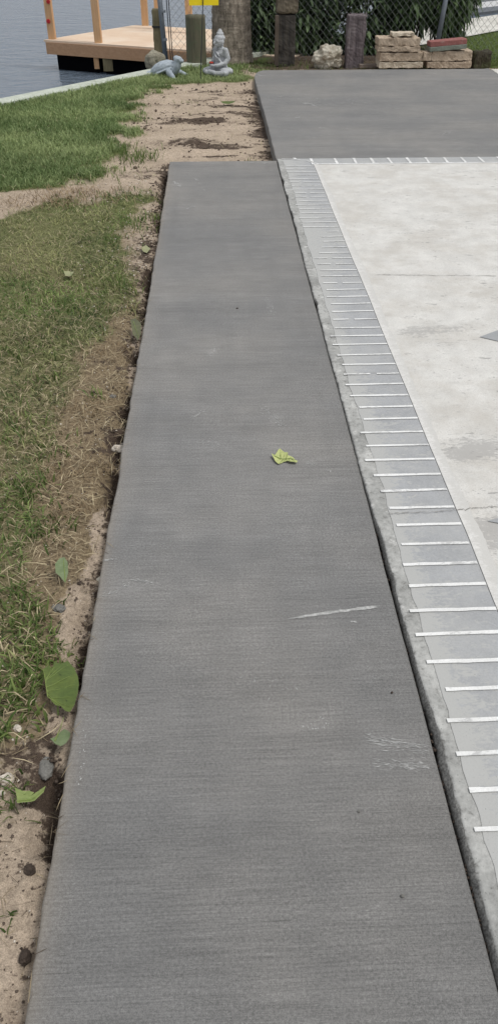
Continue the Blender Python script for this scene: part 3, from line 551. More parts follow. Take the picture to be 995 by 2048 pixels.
# ------------------------------------------------------------------ grass
def blades(name, pts, az, L, wdt, l0, l1, col, m, label):
    n = len(pts); d = np.stack([np.cos(az), np.sin(az), az*0], 1); q = np.stack([-np.sin(az), np.cos(az), az*0], 1); tw = rng.uniform(-.9, .9, n)[:, None]; q = q*np.cos(tw) + d*np.sin(tw)
    up3 = np.array([0, 0, 1.0]); p1 = pts + (L*.5)[:, None]*(np.sin(l0)[:, None]*d + np.cos(l0)[:, None]*up3); p2 = p1 + (L*.5)[:, None]*(np.sin(l1)[:, None]*d + np.cos(l1)[:, None]*up3)
    W_ = wdt[:, None]*q; V = np.stack([pts-W_*.4, pts+W_*.4, p1-W_*.5, p1+W_*.5, p2], 1).reshape(-1, 3); b = (np.arange(n)*5)[:, None]
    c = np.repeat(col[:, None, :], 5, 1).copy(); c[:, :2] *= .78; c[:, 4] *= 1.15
    return tag(link(name, mesh_np(name, V, [b+np.array([[0, 1, 3, 2]]), b+np.array([[2, 3, 4]])], None, {'Col': c.reshape(-1, 3)}), m), label, None, None, 'stuff')
def scatter(n, x0, x1, y0, y1):
    x = rng.uniform(x0, x1, n); y = rng.uniform(y0, y1, n); return x, y
def lerpc(a, b, t): return np.array(a)*(1-t[:, None]) + np.array(b)*t[:, None]
def pack(sets): return [np.concatenate([s[i] for s in sets]) for i in range(len(sets[0]))]
S = []
# thick green lawn by the water
x, y = scatter(330000, -7.5, .8, 5.5, 13.0); px, py, u_, g_, d_, n_, e_ = masks(x, y); sd_ = ((x-wA[0])*(-wd[1])+(y-wA[1])*wd[0]); vis = (px > -160) & (px < 620) & (sd_ < -.12) & inside(x, y, LAND) & ((x < XR-.03) | (y > YB+.02))
ksel = vis & (rng.random(len(x)) < u_*(.25+1.3*fbm(x*2.4, y*2.4, 201, 4))*(np.where(px > 420, .55, 1)))
x, y, py = x[ksel], y[ksel], py[ksel]; n = len(x); t = np.clip(fbm(x*1.8, y*1.8, 203, 4)*1.6-.3+rng.normal(0, .25, n), 0, 1)
S.append((np.stack([x, y, ground_z(x, y)-.004], 1), rng.uniform(0, 6.28, n), rng.uniform(.03, .075, n)*(.7+.6*fbm(x*3, y*3, 205, 2)), rng.uniform(.005, .010, n), rng.uniform(.1, .6, n), rng.uniform(.5, 1.5, n), lerpc((.125, .19, .066), (.40, .47, .22), t)*(1+.35*(fbm(x*1.1, y*1.1, 207, 3)-.5))[:, None]))
# thin, tired lawn beside the walk
x, y = scatter(170000, -3.6, -.3, .4, 6.6); px, py, u_, g_, d_, n_, e_ = masks(x, y); vis = (px > -130)
ksel = vis & (rng.random(len(x)) < g_*(.35+1.0*fbm(x*3, y*3, 211, 3))*np.clip(py/900, .45, 1.0)*.68); x, y = x[ksel], y[ksel]; py = py[ksel]; n = len(x); t = np.clip(fbm(x*2.5, y*2.5, 213, 4)*1.6-.3+rng.normal(0, .3, n), 0, 1)
c_ = lerpc((.075, .11, .038), (.43, .43, .20), t**1.1); fr_ = sm(.5, .66, fbm(x*2.1+7, y*2.1, 217, 3))[:, None]*.8; c_ = c_*(1-fr_) + lerpc((.10, .17, .045), (.31, .42, .13), t)*fr_
S.append((np.stack([x, y, ground_z(x, y)-.003], 1), rng.uniform(0, 6.28, n), rng.uniform(.02, .07, n), rng.uniform(.003, .0068, n), rng.uniform(.3, 1.1, n), rng.uniform(.9, 1.9, n), c_))
# bright tufts
for (tx, ty, nn, sp, hh, bright) in ((268, 312, 130, .10, .16, 1), (250, 300, 60, .10, .13, 1), (225, 345, 60, .1, .1, 1), (500, 316, 22, .05, .06, .9), (455, 200, 0, .1, .1, 1), (20, 1425, 26, .05, .11, 1.1), (40, 1400, 20, .03, .09, 1.1), (95, 1325, 120, .035, .03, 1.3), (60, 1340, 60, .03, .03, 1.3), (100, 1060, 60, .05, .07, .8), (25, 1240, 60, .06, .08, .9), (45, 1190, 40, .05, .07, .9), (15, 1100, 50, .06, .07, .9), (105, 905, 60, .05, .06, 1.0), (185, 800, 16, .03, .07, 1.2), (245, 575, 60, .08, .09, 1.0), (260, 450, 70, .1, .09, 1.1), (290, 440, 50, .06, .08, 1.1), (220, 480, 60, .12, .08, 1.0), (70, 1310, 90, .05, .06, 1.2), (30, 1370, 70, .04, .08, 1.1), (110, 1300, 50, .03, .04, 1.3), (60, 1430, 30, .03, .06, 1.1), (15, 1480, 30, .02, .07, 1.0), (60, 1270, 60, .05, .06, 1.0), (20, 1010, 90, .07, .08, .95), (70, 980, 60, .05, .07, .95), (35, 860, 90, .09, .08, .95), (130, 620, 70, .12, .08, .95), (60, 560, 90, .16, .08, .95), (200, 560, 60, .1, .08, .95), (20, 700, 90, .12, .08, .95), (20, 1830, 10, .02, .05, .7), (10, 1620, 20, .03, .06, .9), (40, 1590, 14, .03, .08, .9), (90, 760, 40, .06, .07, 1.0), (210, 395, 60, .12, .07, .9), (270, 395, 70, .16, .07, .9), (380, 200, 16, .08, .07, .9), (270, 235, 60, .12, .1, 1), (500, 140, 90, .16, .11, 1.1), (590, 134, 60, .22, .10, .9)):
    if nn == 0: continue
    g = G(tx, ty, -.06); x = rng.normal(g[0], sp, nn); y = rng.normal(g[1], sp, nn); ok = ((x < XL-.02) | (y > YE)) & ((x < XR-.03) | (y > YB+.01)); x, y = x[ok], y[ok]; n = len(x); t = rng.random(n)
    S.append((np.stack([x, y, ground_z(x, y)-.004], 1), rng.uniform(0, 6.28, n), hh*rng.uniform(.5, 1.1, n), rng.uniform(.004, .008, n)*(1 if hh > .05 else .8), rng.uniform(.1, .8, n), rng.uniform(.5, 1.5, n), lerpc((.07, .12, .03), (.20, .26, .08), t)*bright))
# neighbour's lawn
x, y = scatter(60000, 2.6, 7.5, 12.2, 20); px, py, u_, g_, d_, n_, e_ = masks(x, y); bp = tab(px, [(p[0], p[1]) for p in botb]); ksel = (px > 840) & (px < 1150) & (py > bp+1) & (py < 137) & ~inside(x, y, [p for p in pc]); x, y = x[ksel], y[ksel]; n = len(x); t = rng.random(n)
S.append((np.stack([x, y, ground_z(x, y)-.003], 1), rng.uniform(0, 6.28, n), rng.uniform(.02, .05, n), rng.uniform(.006, .011, n), rng.uniform(.1, .6, n), rng.uniform(.5, 1.4, n), lerpc((.10, .145, .035), (.20, .24, .075), t)))
# roots of posts and statues under the fence
x, y = scatter(9000, .3, 4.6, YB+.05, YB+1.3); n = len(x); ksel = rng.random(n) < .5*fbm(x*3, y*3, 221, 3); x, y = x[ksel], y[ksel]; n = len(x); t = rng.random(n)
S.append((np.stack([x, y, ground_z(x, y)-.003], 1), rng.uniform(0, 6.28, n), rng.uniform(.02, .07, n), rng.uniform(.005, .009, n), rng.uniform(.1, .7, n), rng.uniform(.5, 1.4, n), lerpc((.05, .07, .02), (.17, .16, .07), t)))
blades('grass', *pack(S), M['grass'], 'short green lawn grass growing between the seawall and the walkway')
S = []
x, y = scatter(150000, -3.6, -.3, .4, 6.6); px, py, u_, g_, d_, n_, e_ = masks(x, y); ksel = (px > -130) & (rng.random(len(x)) < d_*(.15+1.1*fbm(x*5, y*5, 231, 3))*.5*np.clip(py/800, .3, 1)); x, y = x[ksel], y[ksel]; n = len(x); t = rng.random(n)
S.append((np.stack([x, y, ground_z(x, y)+rng.uniform(0, .022, n)], 1), rng.uniform(0, 6.28, n), rng.uniform(.02, .07, n)*rng.choice([1, 1, 1.5], n), rng.uniform(.0016, .0036, n), rng.uniform(.8, 1.75, n), rng.uniform(1.2, 2.2, n), lerpc((.23, .175, .11), (.60, .51, .33), t**1.5)))
for (tx, ty, nn, sp, hh) in ((130, 400, 260, .26, .12), (160, 395, 160, .2, .12), (60, 410, 160, .2, .1), (170, 378, 100, .16, .1), (225, 700, 180, .10, .06), (250, 620, 120, .10, .06), (175, 820, 160, .08, .06), (120, 950, 160, .08, .06), (200, 930, 120, .05, .05), (150, 1020, 140, .05, .05)):
    g = G(tx, ty, -.06); x = rng.normal(g[0], sp, nn); y = rng.normal(g[1], sp*.6, nn); ok = (x < XL-.02) | (y > YE); x, y = x[ok], y[ok]; n = len(x); t = rng.random(n)
    S.append((np.stack([x, y, ground_z(x, y)-.002], 1), rng.uniform(0, 6.28, n), hh*rng.uniform(.4, 1.1, n), rng.uniform(.0016, .0035, n)*(1.6 if ty < 500 else 1), rng.uniform(.4, 1.4, n), rng.uniform(.9, 2.0, n), lerpc((.16, .11, .06), (.36, .27, .16), t)))
x, y = scatter(15000, -6, .5, 5.6, 11.6); px, py, u_, g_, d_, n_, e_ = masks(x, y); sd_ = ((x-wA[0])*(-wd[1])+(y-wA[1])*wd[0]); ok = (sd_ < -.2) & (rng.random(len(x)) < .12+.6*u_*(1-u_)*4) & (px > -100) & ((x < XL-.05) | (y > YE+.05)) & (x < XR-.06); x, y = x[ok], y[ok]; n = len(x); t = rng.random(n)
S.append((np.stack([x, y, ground_z(x, y)+.01], 1), rng.uniform(0, 6.28, n), rng.uniform(.03, .08, n), rng.uniform(.003, .006, n), rng.uniform(.5, 1.5, n), rng.uniform(1.0, 2.0, n), lerpc((.22, .19, .10), (.50, .46, .28), t)))
x, y = scatter(7500, -1.0, XL+.004, .45, 6.5); n = len(x); t = rng.random(n); ok = rng.random(n) < .35+.65*fbm(x*6, y*6, 241, 3); x, y, t = x[ok], y[ok], t[ok]; n = len(x)
S.append((np.stack([x, y, np.where(x > XL-.014, .004, ground_z(x, y)+.002)], 1), rng.uniform(0, 6.28, n), rng.uniform(.012, .06, n), rng.uniform(.0008, .0022, n), rng.uniform(1.2, 1.7, n), rng.uniform(1.2, 2.0, n), lerpc((.06, .042, .028), (.40, .32, .20), t**1.5)))
blades('dry_grass', *pack(S), M['straw'], 'dead straw-coloured grass lying on the sand along the walkway')
# crumbs of soil
def crumbs(name, x, y, s, m, label, sink=.3):
    bm = bmesh.new(); bmesh.ops.create_icosphere(bm, subdivisions=1, radius=1); base = np.array([v.co[:] for v in bm.verts]); F0 = np.array([[v.index for v in f.verts] for f in bm.faces]); bm.free(); n = len(x)
    V = base[None]*(1+rng.uniform(-.35, .35, (n, len(base), 1)))*s[:, None, None]*np.stack([rng.uniform(.7, 1.4, n), rng.uniform(.7, 1.4, n), rng.uniform(.5, .9, n)], 1)[:, None, :]
    V += np.stack([x, y, ground_z(x, y)+s*(.6-sink)], 1)[:, None, :]; F_ = (F0[None]+(np.arange(n)*len(base))[:, None, None]).reshape(-1, 3)
    return tag(link(name, mesh_np(name, V.reshape(-1, 3), F_), m), label, None, None, 'stuff')
n = 3200; y = rng.uniform(.4, YE+.3, n); x = XL - .012 - np.abs(rng.normal(0, .05, n)); s = rng.uniform(.0015, .0055, n)*np.clip(y/3, .7, 1.7); ok = rng.random(n) < (.25+1.1*sm(.4, .65, fbm(x*4+3, y*6, 123, 3)))
x1, y1, s1 = x[ok], y[ok], s[ok]
n = 2600; x, y = scatter(n, -2.2, XR-.03, YE+.05, 11.6); px, py, u_, g_, d_, n_, e_ = masks(x, y); ok = (u_ < .3) & (rng.random(n) < .25+1.2*sm(.5, .68, fbm(x*1.3, y*6.5, 131, 4))+.9*sm(.3, 0, XR-x)-.15); x2, y2, s2 = x[ok], y[ok], rng.uniform(.003, .011, ok.sum())*rng.choice([1, 1, 1, 1.7], ok.sum())
n = 12000; x = rng.uniform(-.95, XL-.012, n); y = rng.uniform(.4, 4.4, n); ok = rng.random(n) < .05+1.0*sm(.46, .64, fbm(x*17, y*17, 139, 4))*sm(-.75, -.35, x); x3, y3, s3 = x[ok], y[ok], rng.uniform(.0008, .0032, ok.sum())*rng.choice([1, 1, 1, 1, 2.2], ok.sum())
crumbs('soil_crumbs', np.concatenate([x1, x2, x3]), np.concatenate([y1, y2, y3]), np.concatenate([s1, s2, s3]), M['crumb'], 'dark crumbs of dug soil along the concrete edge')
n = 700; y = rng.uniform(.5, 7, n); x = XL-.02-np.abs(rng.normal(0, .22, n)); crumbs('shell_bits', x, y, rng.uniform(.0015, .0045, n)*np.clip(y/3, .8, 1.6), M['pebble_white'], 'tiny pale shell fragments scattered in the sand and dead grass')
n = 520; y = rng.uniform(0, YE, n); x = XR+GAP*.5+rng.normal(.002, .004, n); o = crumbs('joint_crumbs', x, y, rng.uniform(.002, .005, n), M['clod'], 'dark grit lying in the joint between walkway and patio')
o.location.z = .085
# ------------------------------------------------------------------ fallen leaves, stones
def leaf(name, outline, z, m, label, curl, rib=None, wob=.0):
    ctr = np.mean([G(*p, z) for p in outline], 0); O = []
    for i in range(len(outline)):
        a, b = np.array(outline[i], float), np.array(outline[(i+1) % len(outline)], float)
        for t in (0, .33, .67): q = a+(b-a)*t; O.append(G(q[0], q[1], z)-ctr)
    O = np.array(O); n = len(O); R = np.abs(O[:, :2]).max(); V = [(0, 0, 0)]; F_ = []
    for k in (.25, .5, .75, 1.0):
        for p in O: V.append(tuple(p*k))
    V = np.array(V); V[:, 2] = curl(V[:, 0]/R, V[:, 1]/R) + wob*(fbm(V[:, 0]*60, V[:, 1]*60, 5, 2)-.5); V[:, 2] -= V[:, 2].min()
    for i in range(n): F_.append((0, 1+i, 1+(i+1) % n))
    for k in range(3):
        for i in range(n): F_.append((1+k*n+i, 1+(k+1)*n+i, 1+(k+1)*n+(i+1) % n, 1+k*n+(i+1) % n))
    e_ = empty(name, tuple(ctr), 0, label, 'leaf'); me = bpy.data.meshes.new('blade'); me.from_pydata([tuple(v) for v in V], [], F_); link('blade', me, m, e_, True)
    if rib:
        mbr = MB(); pts = []
        for t in np.linspace(0, 1, 9):
            q = G(rib[0][0]*(1-t)+rib[1][0]*t, rib[0][1]*(1-t)+rib[1][1]*t, z)-ctr; i = np.argmin(np.hypot(V[:, 0]-q[0], V[:, 1]-q[1])); pts.append((q[0], q[1], V[i, 2]+.0015))
        mbr.tube(pts, [.0016*(1-.6*t) for t in np.linspace(0, 1, 9)], 5)
        if len(outline) > 14:
            zat = lambda p: V[np.argmin(np.hypot(V[:, 0]-p[0], V[:, 1]-p[1])), 2]
            for q in O[::max(1, n//13)]:
                st_ = np.array(min(pts, key=lambda p: np.hypot(p[0]-q[0]*.45, p[1]-q[1]*.45))[:2]); en = q[:2]*.88; mbr.tube([(*(st_*(1-t)+en*t), zat(st_*(1-t)+en*t)+.0006) for t in (0, .25, .5, .75, 1)], [.0009, .0008, .0007, .0005, .0003], 4)
        mbr.build('midrib', M['vein'], e_)
    return e_
leaf('fallen_leaf', [(542, 913), (549, 913), (556, 902), (559, 900), (568, 907), (575, 909), (575, 914), (585, 918), (589, 922), (595, 924), (592, 929), (580, 928), (574, 925), (566, 925), (556, 930), (550, 926)], .002, M['leaf_yellow'], 'torn yellow-green leaf lying alone on the grey walkway', lambda a, b: .008*b*b + .007*(a-.1)**2 + .005*np.sin(a*5), ((546, 915), (586, 923)))
leaf('fallen_leaf', [(88, 1348), (100, 1343), (106, 1350), (112, 1336), (124, 1340), (138, 1332), (150, 1345), (158, 1362), (160, 1378), (157, 1395), (150, 1413), (140, 1424), (131, 1422), (122, 1413), (112, 1412), (104, 1405), (98, 1392), (93, 1370)], -.022, M['leaf_green'], 'largest dark green round leaf with a torn edge against the walkway', lambda a, b: .01*a*a + .010*b + .004*np.sin(a*4+b*3), ((97, 1398), (90, 1350)))
leaf('fallen_leaf', [(103, 1486), (112, 1480), (122, 1465), (128, 1458), (136, 1462), (142, 1470), (141, 1483), (135, 1495), (124, 1502), (112, 1496)], -.03, M['leaf_grey'], 'small green leaf with a yellow stalk below the largest round leaf', lambda a, b: .01*a*a-.01*b, ((112, 1490), (128, 1434)))
leaf('fallen_leaf', [(31, 1578), (44, 1582), (60, 1584), (72, 1590), (95, 1583), (90, 1592), (70, 1602), (48, 1611), (38, 1616), (36, 1600)], -.03, M['leaf_lime'], 'lime green folded leaf on sand near the lower left edge', lambda a, b: .018*np.abs(a+b), ((36, 1612), (92, 1588)))
leaf('fallen_leaf', [(113, 1140), (122, 1132), (132, 1130), (138, 1137), (138, 1152), (131, 1166), (120, 1156), (113, 1152)], -.035, M['leaf_grey'], 'small dull grey-green leaf upright in the dead grass', lambda a, b: .02*b + .01*a*a, ((131, 1164), (130, 1134)))
leaf('fallen_leaf', [(262, 652), (272, 650), (283, 657), (282, 672), (276, 681), (266, 672)], -.03, M['leaf_olive'], 'dark olive leaf tucked against the walkway edge by a hole', lambda a, b: .02*b, ((268, 655), (278, 678)))
leaf('fallen_leaf', [(440, 205), (452, 202), (466, 203), (471, 206), (458, 208), (446, 208)], -.06, M['leaf_green'], 'flat green leaf lying on the bare sand strip', lambda a, b: .02*a*a, None)
leaf('fallen_leaf', [(128, 545), (138, 542), (149, 546), (143, 553), (131, 552)], -.025, M['leaf_pale'], 'pale yellow-green leaf half buried in the thin lawn', lambda a, b: .02*a*a, None)
leaf('fallen_leaf', [(282, 496), (292, 490), (301, 498), (294, 506), (286, 503)], -.04, M['leaf_pale'], 'pale green leaf on the sand margin beside the walkway', lambda a, b: .02*a*a, None)
def stone(name, x0, x1, yb, r3, m, label, seed, z=-.06, cat='stone', amp=.22, flat=.35, sub=3):
    g = G((x0+x1)/2, yb, z); zz = float(ground_z(g[0], g[1])) if z < 0 else z
    return tag(link(name, rock_mesh(name, r3, seed, amp, sub, 1.8, flat), m, None, False, (g[0], g[1], zz + r3[2]*(.55 if z < 0 else .6)), seed), label, cat)
stone('stone', 225, 248, 882, (.030, .020, .017), M['pebble_white'], 'white angular stone in the gap beside the walkway edge', 3, z=-.04, flat=.4)
stone('stone', 4, 26, 1560, (.016, .020, .014), M['pebble_white'], 'pale cream stone at the lower left among dead grass', 5)
stone('stone', 0, 10, 1585, (.008, .009, .007), M['pebble_white'], 'small chalky chip just below the pale cream stone', 6)
stone('stone', 70, 112, 1530, (.036, .020, .012), M['pebble_grey'], 'flat dark grey stone in the sand near the lime leaf', 8, amp=.12)
stone('stone', 107, 130, 1218, (.022, .017, .012), M['pebble_grey'], 'grey stone in the bare sand pocket halfway down', 9)
stone('stone', 28, 44, 1460, (.013, .010, .008), M['pebble_white'], 'whitish shell chip beside the green weed', 12)
stone('stone', 198, 212, 1140, (.018, .024, .012), M['rock_pale'], 'crumbled grey mortar lump on the walkway edge', 14, z=-.018)
stone('stone', 220, 232, 795, (.016, .014, .010), M['pebble_grey'], 'greyish green pebble in the gap above the white angular stone', 16)
stone('dirt_clod', 52, 70, 1744, (.014, .013, .012), M['clod'], 'dark soil clod on the bare sand, upper of the two lowest', 21, cat='clod')
stone('dirt_clod', 40, 62, 1915, (.013, .016, .014), M['clod'], 'dark soil clod on the bare sand, lowest in view', 22, cat='clod')
stone('pebble', 800, 807, 1793, (.0042, .0042, .0038), M['pebble_grey'], 'tiny pebble lying on the lower right of the walkway', 31, z=.001, cat='pebble')
stone('pebble', 780, 785, 1386, (.0034, .003, .003), M['clod'], 'tiny dark pebble on the walkway near the joint', 32, z=.001, cat='pebble')
stone('pebble', 714, 720, 1624, (.003, .003, .003), M['pebble_grey'], 'tiny grey pebble midway down the lower walkway', 33, z=.001, cat='pebble')
stone('pebble', 983, 990, 1955, (.0045, .0045, .004), M['pebble_white'], 'white pebble stuck in the joint at the lower right', 34, z=-.004, cat='pebble')
stone('pebble', 470, 478, 617, (.007, .004, .003), M['clod'], 'dark speck of debris on the upper walkway', 35, z=.001, cat='pebble')
# ------------------------------------------------------------------ dock
ZD = -.05
dA = G(92, 80, ZD); dB = G(336, 97, ZD); dC = G(275, 50, ZD); side = dC-dA; dD = dB + side*1.0
dock = empty('wooden_dock', tuple(dA), 0, 'new pale timber dock with open posts over the water', 'dock'); rel = lambda p, z=0: (p[0]-dA[0], p[1]-dA[1], z)
def plank_deck():
    mbd = MB(); n = int(np.linalg.norm(side)/.14); nl = np.linalg.norm(dB-dA); ex = (dB-dA)/nl
    L2 = nl + 2.2
    for i in range(n):
        a = dA + side*(i+.02)/n; b = dA + side*(i+.98)/n; q = [a-ex*.05, a+ex*L2, b+ex*L2, b-ex*.05]
        mbd.add([rel(p, 0) for p in q]+[rel(p, -.03) for p in q], [(0, 1, 2, 3), (7, 6, 5, 4), (0, 4, 5, 1), (1, 5, 6, 2), (2, 6, 7, 3), (3, 7, 4, 0)])
    return mbd.build('deck', M['deck'], dock), ex, L2
_, ex, L2 = plank_deck(); sn = side/np.linalg.norm(side); SL = np.linalg.norm(side)
def board(name, a, b, th, z1, z0, m):
    d = (b-a)/np.linalg.norm(b-a); q = np.array([-d[1], d[0], 0])*th/2; mbb = MB(); c = [a-q, b-q, b+q, a+q]
    mbb.add([rel(p, z1) for p in c]+[rel(p, z0) for p in c], [(0, 1, 2, 3), (7, 6, 5, 4), (0, 4, 5, 1), (1, 5, 6, 2), (2, 6, 7, 3), (3, 7, 4, 0)]); return mbb.build(name, m, dock)
f0 = dA - sn*.0
board('fascia', dA+sn*.0, dA+ex*L2, .04, -.032, -.21, M['fascia']); board('fascia', dA+sn*.03+ex*.02, dA+sn*SL+ex*.02, .04, -.032, -.21, M['fascia']); board('fascia', dA+sn*SL, dA+sn*SL+ex*L2, .04, -.032, -.21, M['fascia'])
for k0, k1 in ((.06, .42), (.47, .98), (1.02, 1.45)):
    nl = np.linalg.norm(dB-dA); a = dA+ex*nl*k0+sn*.06; b = dA+ex*nl*k1+sn*.06; mbf = MB(); q = [a, b, b+sn*(SL-.15), a+sn*(SL-.15)]
    mbf.add([rel(p, -.16) for p in q]+[rel(p, -.62) for p in q], [(0, 1, 2, 3), (7, 6, 5, 4), (0, 4, 5, 1), (1, 5, 6, 2), (2, 6, 7, 3), (3, 7, 4, 0)]); mbf.build('float', M['black'], dock)
nl = np.linalg.norm(dB-dA); mbp = MB(); c = dA+ex*nl*.405+sn*.035; mbp.box(rel(c, -.30), (.085, .05, .17)); mbp.build('hanging_block', M['lumber'], dock); mbp = MB(); c = dA+ex*nl*.50+sn*.04; mbp.box(rel(c, -.31), (.17, .04, .19)); mbp.build('hanging_block', M['post_tan'], dock)
for (px, py, w_) in ((105.5, 78, .115), (197.5, 85.5, .115), (291, 51, .12), (318, 58, .12), (379, 66, .12)):
    g = G(px, py, ZD); mbp = MB(); mbp.box(rel(g, 1.2), (w_, w_, 2.4), -.08); po = mbp.build('post', M['lumber'], dock)
    if px < 110:
        for qy in (42.5, 3):
            z = P(97.5, qy, g[1]-.06); mr_ = MB(); mr_.tube([(z[0]-dA[0]-.005, g[1]-.062-dA[1], z[2]-ZD), (z[0]-dA[0]-.006, g[1]-.085-dA[1], z[2]-ZD)], [.036, .028], 14); mr_.build('red_reflector', M['red'], po)
# far dock across the water
fd = empty('far_dock', tuple(G(1000, 10, ZW)), -.05, 'low grey dock with two dark edge beams far across the water', 'dock'); a, b = G(900, 20, ZW+.1), G(1150, -8, ZW+.1); d = (b-a)/np.linalg.norm(b-a); o_ = np.array(fd.location)
ang = math.atan2(d[1], d[0]); fd.rotation_euler = (0, 0, ang)
for nm, yy, dd, z, m in (('edge_beam', -.95, .75, .03, 'grey_beam'), ('edge_beam', 1.0, .85, .03, 'grey_beam'), ('deck', .02, 1.15, .02, 'grey_deck')):
    mbx = MB(); mbx.box((0, yy, z), (9, dd, .07)); mbx.build(nm, M[m], fd)
# ------------------------------------------------------------------ fence
YFN = 13.35
fx0 = P(328, 60, YFN)[0]; fx1 = 7.5; fence = empty('chain_link_fence', (fx0, YFN, -.06), 0, 'chain link fence with grey pipe posts along the back of the yard', 'fence')
for px, yy, nm in ((328, 90, 'post'), (880, 40, 'post'), (1400, 40, 'post')):
    g = P(px, yy, YFN); mbp = MB(); lean = .03 if px == 880 else (-.02 if px < 400 else 0); mbp.tube([(g[0]-fx0-lean, 0, -.1), (g[0]-fx0+lean*3, 0, 1.45)], .036, 12); po = mbp.build('post', M['galv'], fence, True)
    if px == 328:
        for z in (.27, .62):
            mbb = MB(); mbb.tube([(0-.003, 0, z), (0-.003, 0, z+.03)], .042, 12); mbb.build('band', M['galv'], po)
mbr = MB(); mbr.tube([(0, 0, 1.4), (fx1-fx0, 0, 1.4)], .02, 8); mbr.build('top_rail', M['galv'], fence, True)
for xx in (.055, .085): mbp = MB(); mbp.tube([(xx-.01, -.01, 1.4), (xx+.02, -.01, -.02)], .0075, 6); mbp.build('tension_bar', M['rod'], fence)
mbw = MB(); cw, ch = .095, .10; nrow = 14; V = []; Fw = []
def wire(pts, r_):
    mbw.tube(pts, r_, 3, False)
k = 0; x = .09
while x < fx1-fx0:
    pts = [(x + (cw/2 if (i+k) % 2 else 0)*1.0, .003*(1 if (i+k) % 2 else -1), .02+i*ch*.5*1.0) for i in range(nrow*2)]
    wire(pts, .0028); x += cw/2; k += 1
mbw.build('wire_mesh', M['wire'], fence)
# ------------------------------------------------------------------ posts and stumps
def round_post(name, x0, x1, ytop, ybase, m, label, seed, z=-.06, bulge=.05, cat='post', lean=0.0, Y=None):
    g = G((x0+x1)/2, ybase, z) if Y is None else np.array([*P((x0+x1)/2, ybase, Y)[:2], z]); a, b = P(x0, (ytop+ybase)/2, g[1]), P(x1, (ytop+ybase)/2, g[1]); r_ = (b[0]-a[0])/2; top = P((x0+x1)/2, ytop+2, g[1]); hh = top[2]-z; n = 26; V = []; F_ = []; rows = 18
    for i in range(rows+1):
        t = i/rows
        for k in range(n):
            th = 2*math.pi*k/n; p = Vector((math.cos(th)*3+seed, math.sin(th)*3, t*1.2)); q = r_*(1+bulge*(1-t)**3+.045*mnoise.noise(p)+.02*mnoise.noise(Vector((math.cos(th)*9+seed, math.sin(th)*9, t*2))))
            V.append((q*math.cos(th)+lean*t*hh, q*math.sin(th), -.1+(hh+.1)*t+(.012*mnoise.noise(Vector((math.cos(th)*2, math.sin(th)*2, seed))) if i == rows else 0)))
    for i in range(rows):
        for k in range(n): F_.append((i*n+k, i*n+(k+1) % n, (i+1)*n+(k+1) % n, (i+1)*n+k))
    V.append((lean*hh, 0, hh+.004)); F_ += [(rows*n+k, rows*n+(k+1) % n, len(V)-1) for k in range(n)]
    me = bpy.data.meshes.new(name); me.from_pydata(V, [], F_); return tag(link(name, me, m, None, True, (g[0], g[1], z)), label, cat)
round_post('wooden_post', 374, 413, 28, 131, M['post_green'], 'thick round mossy post behind the yellow sign stake', 2)
def square_post(name, x0, x1, ytop, ybase, depth, m, label, seed, amp=.012, skew=0.0, z=-.06, Y=None, taper=0.0):
    g = G((x0+x1)/2, ybase, z) if Y is None else np.array([*P((x0+x1)/2, ybase, Y)[:2], z]); a, b = P(x0, ybase, g[1]), P(x1, ybase, g[1]); top = P((x0+x1)/2, ytop+1, g[1]); e_ = empty(name, (g[0], g[1]+depth/2, z), 0, label, 'post')
    bx = link('shaft', rough_box(name, (b[0]-a[0], depth, top[2]-z+.08), .018, .035, amp, 8, seed, taper, skew), m, e_, False, (0, 0, -.08)); return e_, b[0]-a[0], top[2]-z
e_, w_, h_ = square_post('wooden_post', 690, 725, 29, 136, .2, M['post_purple'], 'weathered purple-grey post with a split ragged top beside the pale rock', 4, .013, .0)
for i in range(6):
    sp = MB(); xx = -w_/2+w_*(i+.5)/6+.02; hh = random.uniform(.012, .04); sp.tube([(xx, random.uniform(-.06, .06), h_-.03), (xx+random.uniform(-.008, .008), 0, h_+hh*.6)], [.02, .006], 5); sp.build('splinter', M['post_purple'], e_)
g = G(570, 132, -.06); e_ = empty('wooden_post', (g[0], g[1]+.13, -.06), 0, 'tall dark wet post with a lighter upper block behind the far slab', 'post')
a, b = P(552, 120, g[1]), P(590, 120, g[1]); tz = P(570, 29, g[1])[2]; link('shaft', rough_box('shaft', (b[0]-a[0], .22, tz+.06+.08), .025, .035, .012, 8, 6), M['post_dark'], e_, False, (0, 0, -.08)); w_ = b[0]-a[0]
link('side_board', rough_box('side_board', (.055, .05, tz+.05), .006, .04, .006, 8, 9), M['post_side'], e_, False, (-w_/2+.005, -.13, 0)); link('upper_block', rough_box('upper_block', (w_+.02, .25, 1.1), .03, .04, .018, 7, 11), M['post_top'], e_, False, (.01, 0, tz+.064))
e_, w_, h_ = square_post('wooden_post', 309, 331, 17, 112, .16, M['post_tan'], 'slim weathered tan post with dark straps left of the pipe', 8, .008, 0, Y=13.5)
for z in (h_*.66, h_*.14): mbs = MB(); mbs.box((0, 0, z), (w_+.02, .18, .02)); mbs.build('strap', M['rod'], e_)
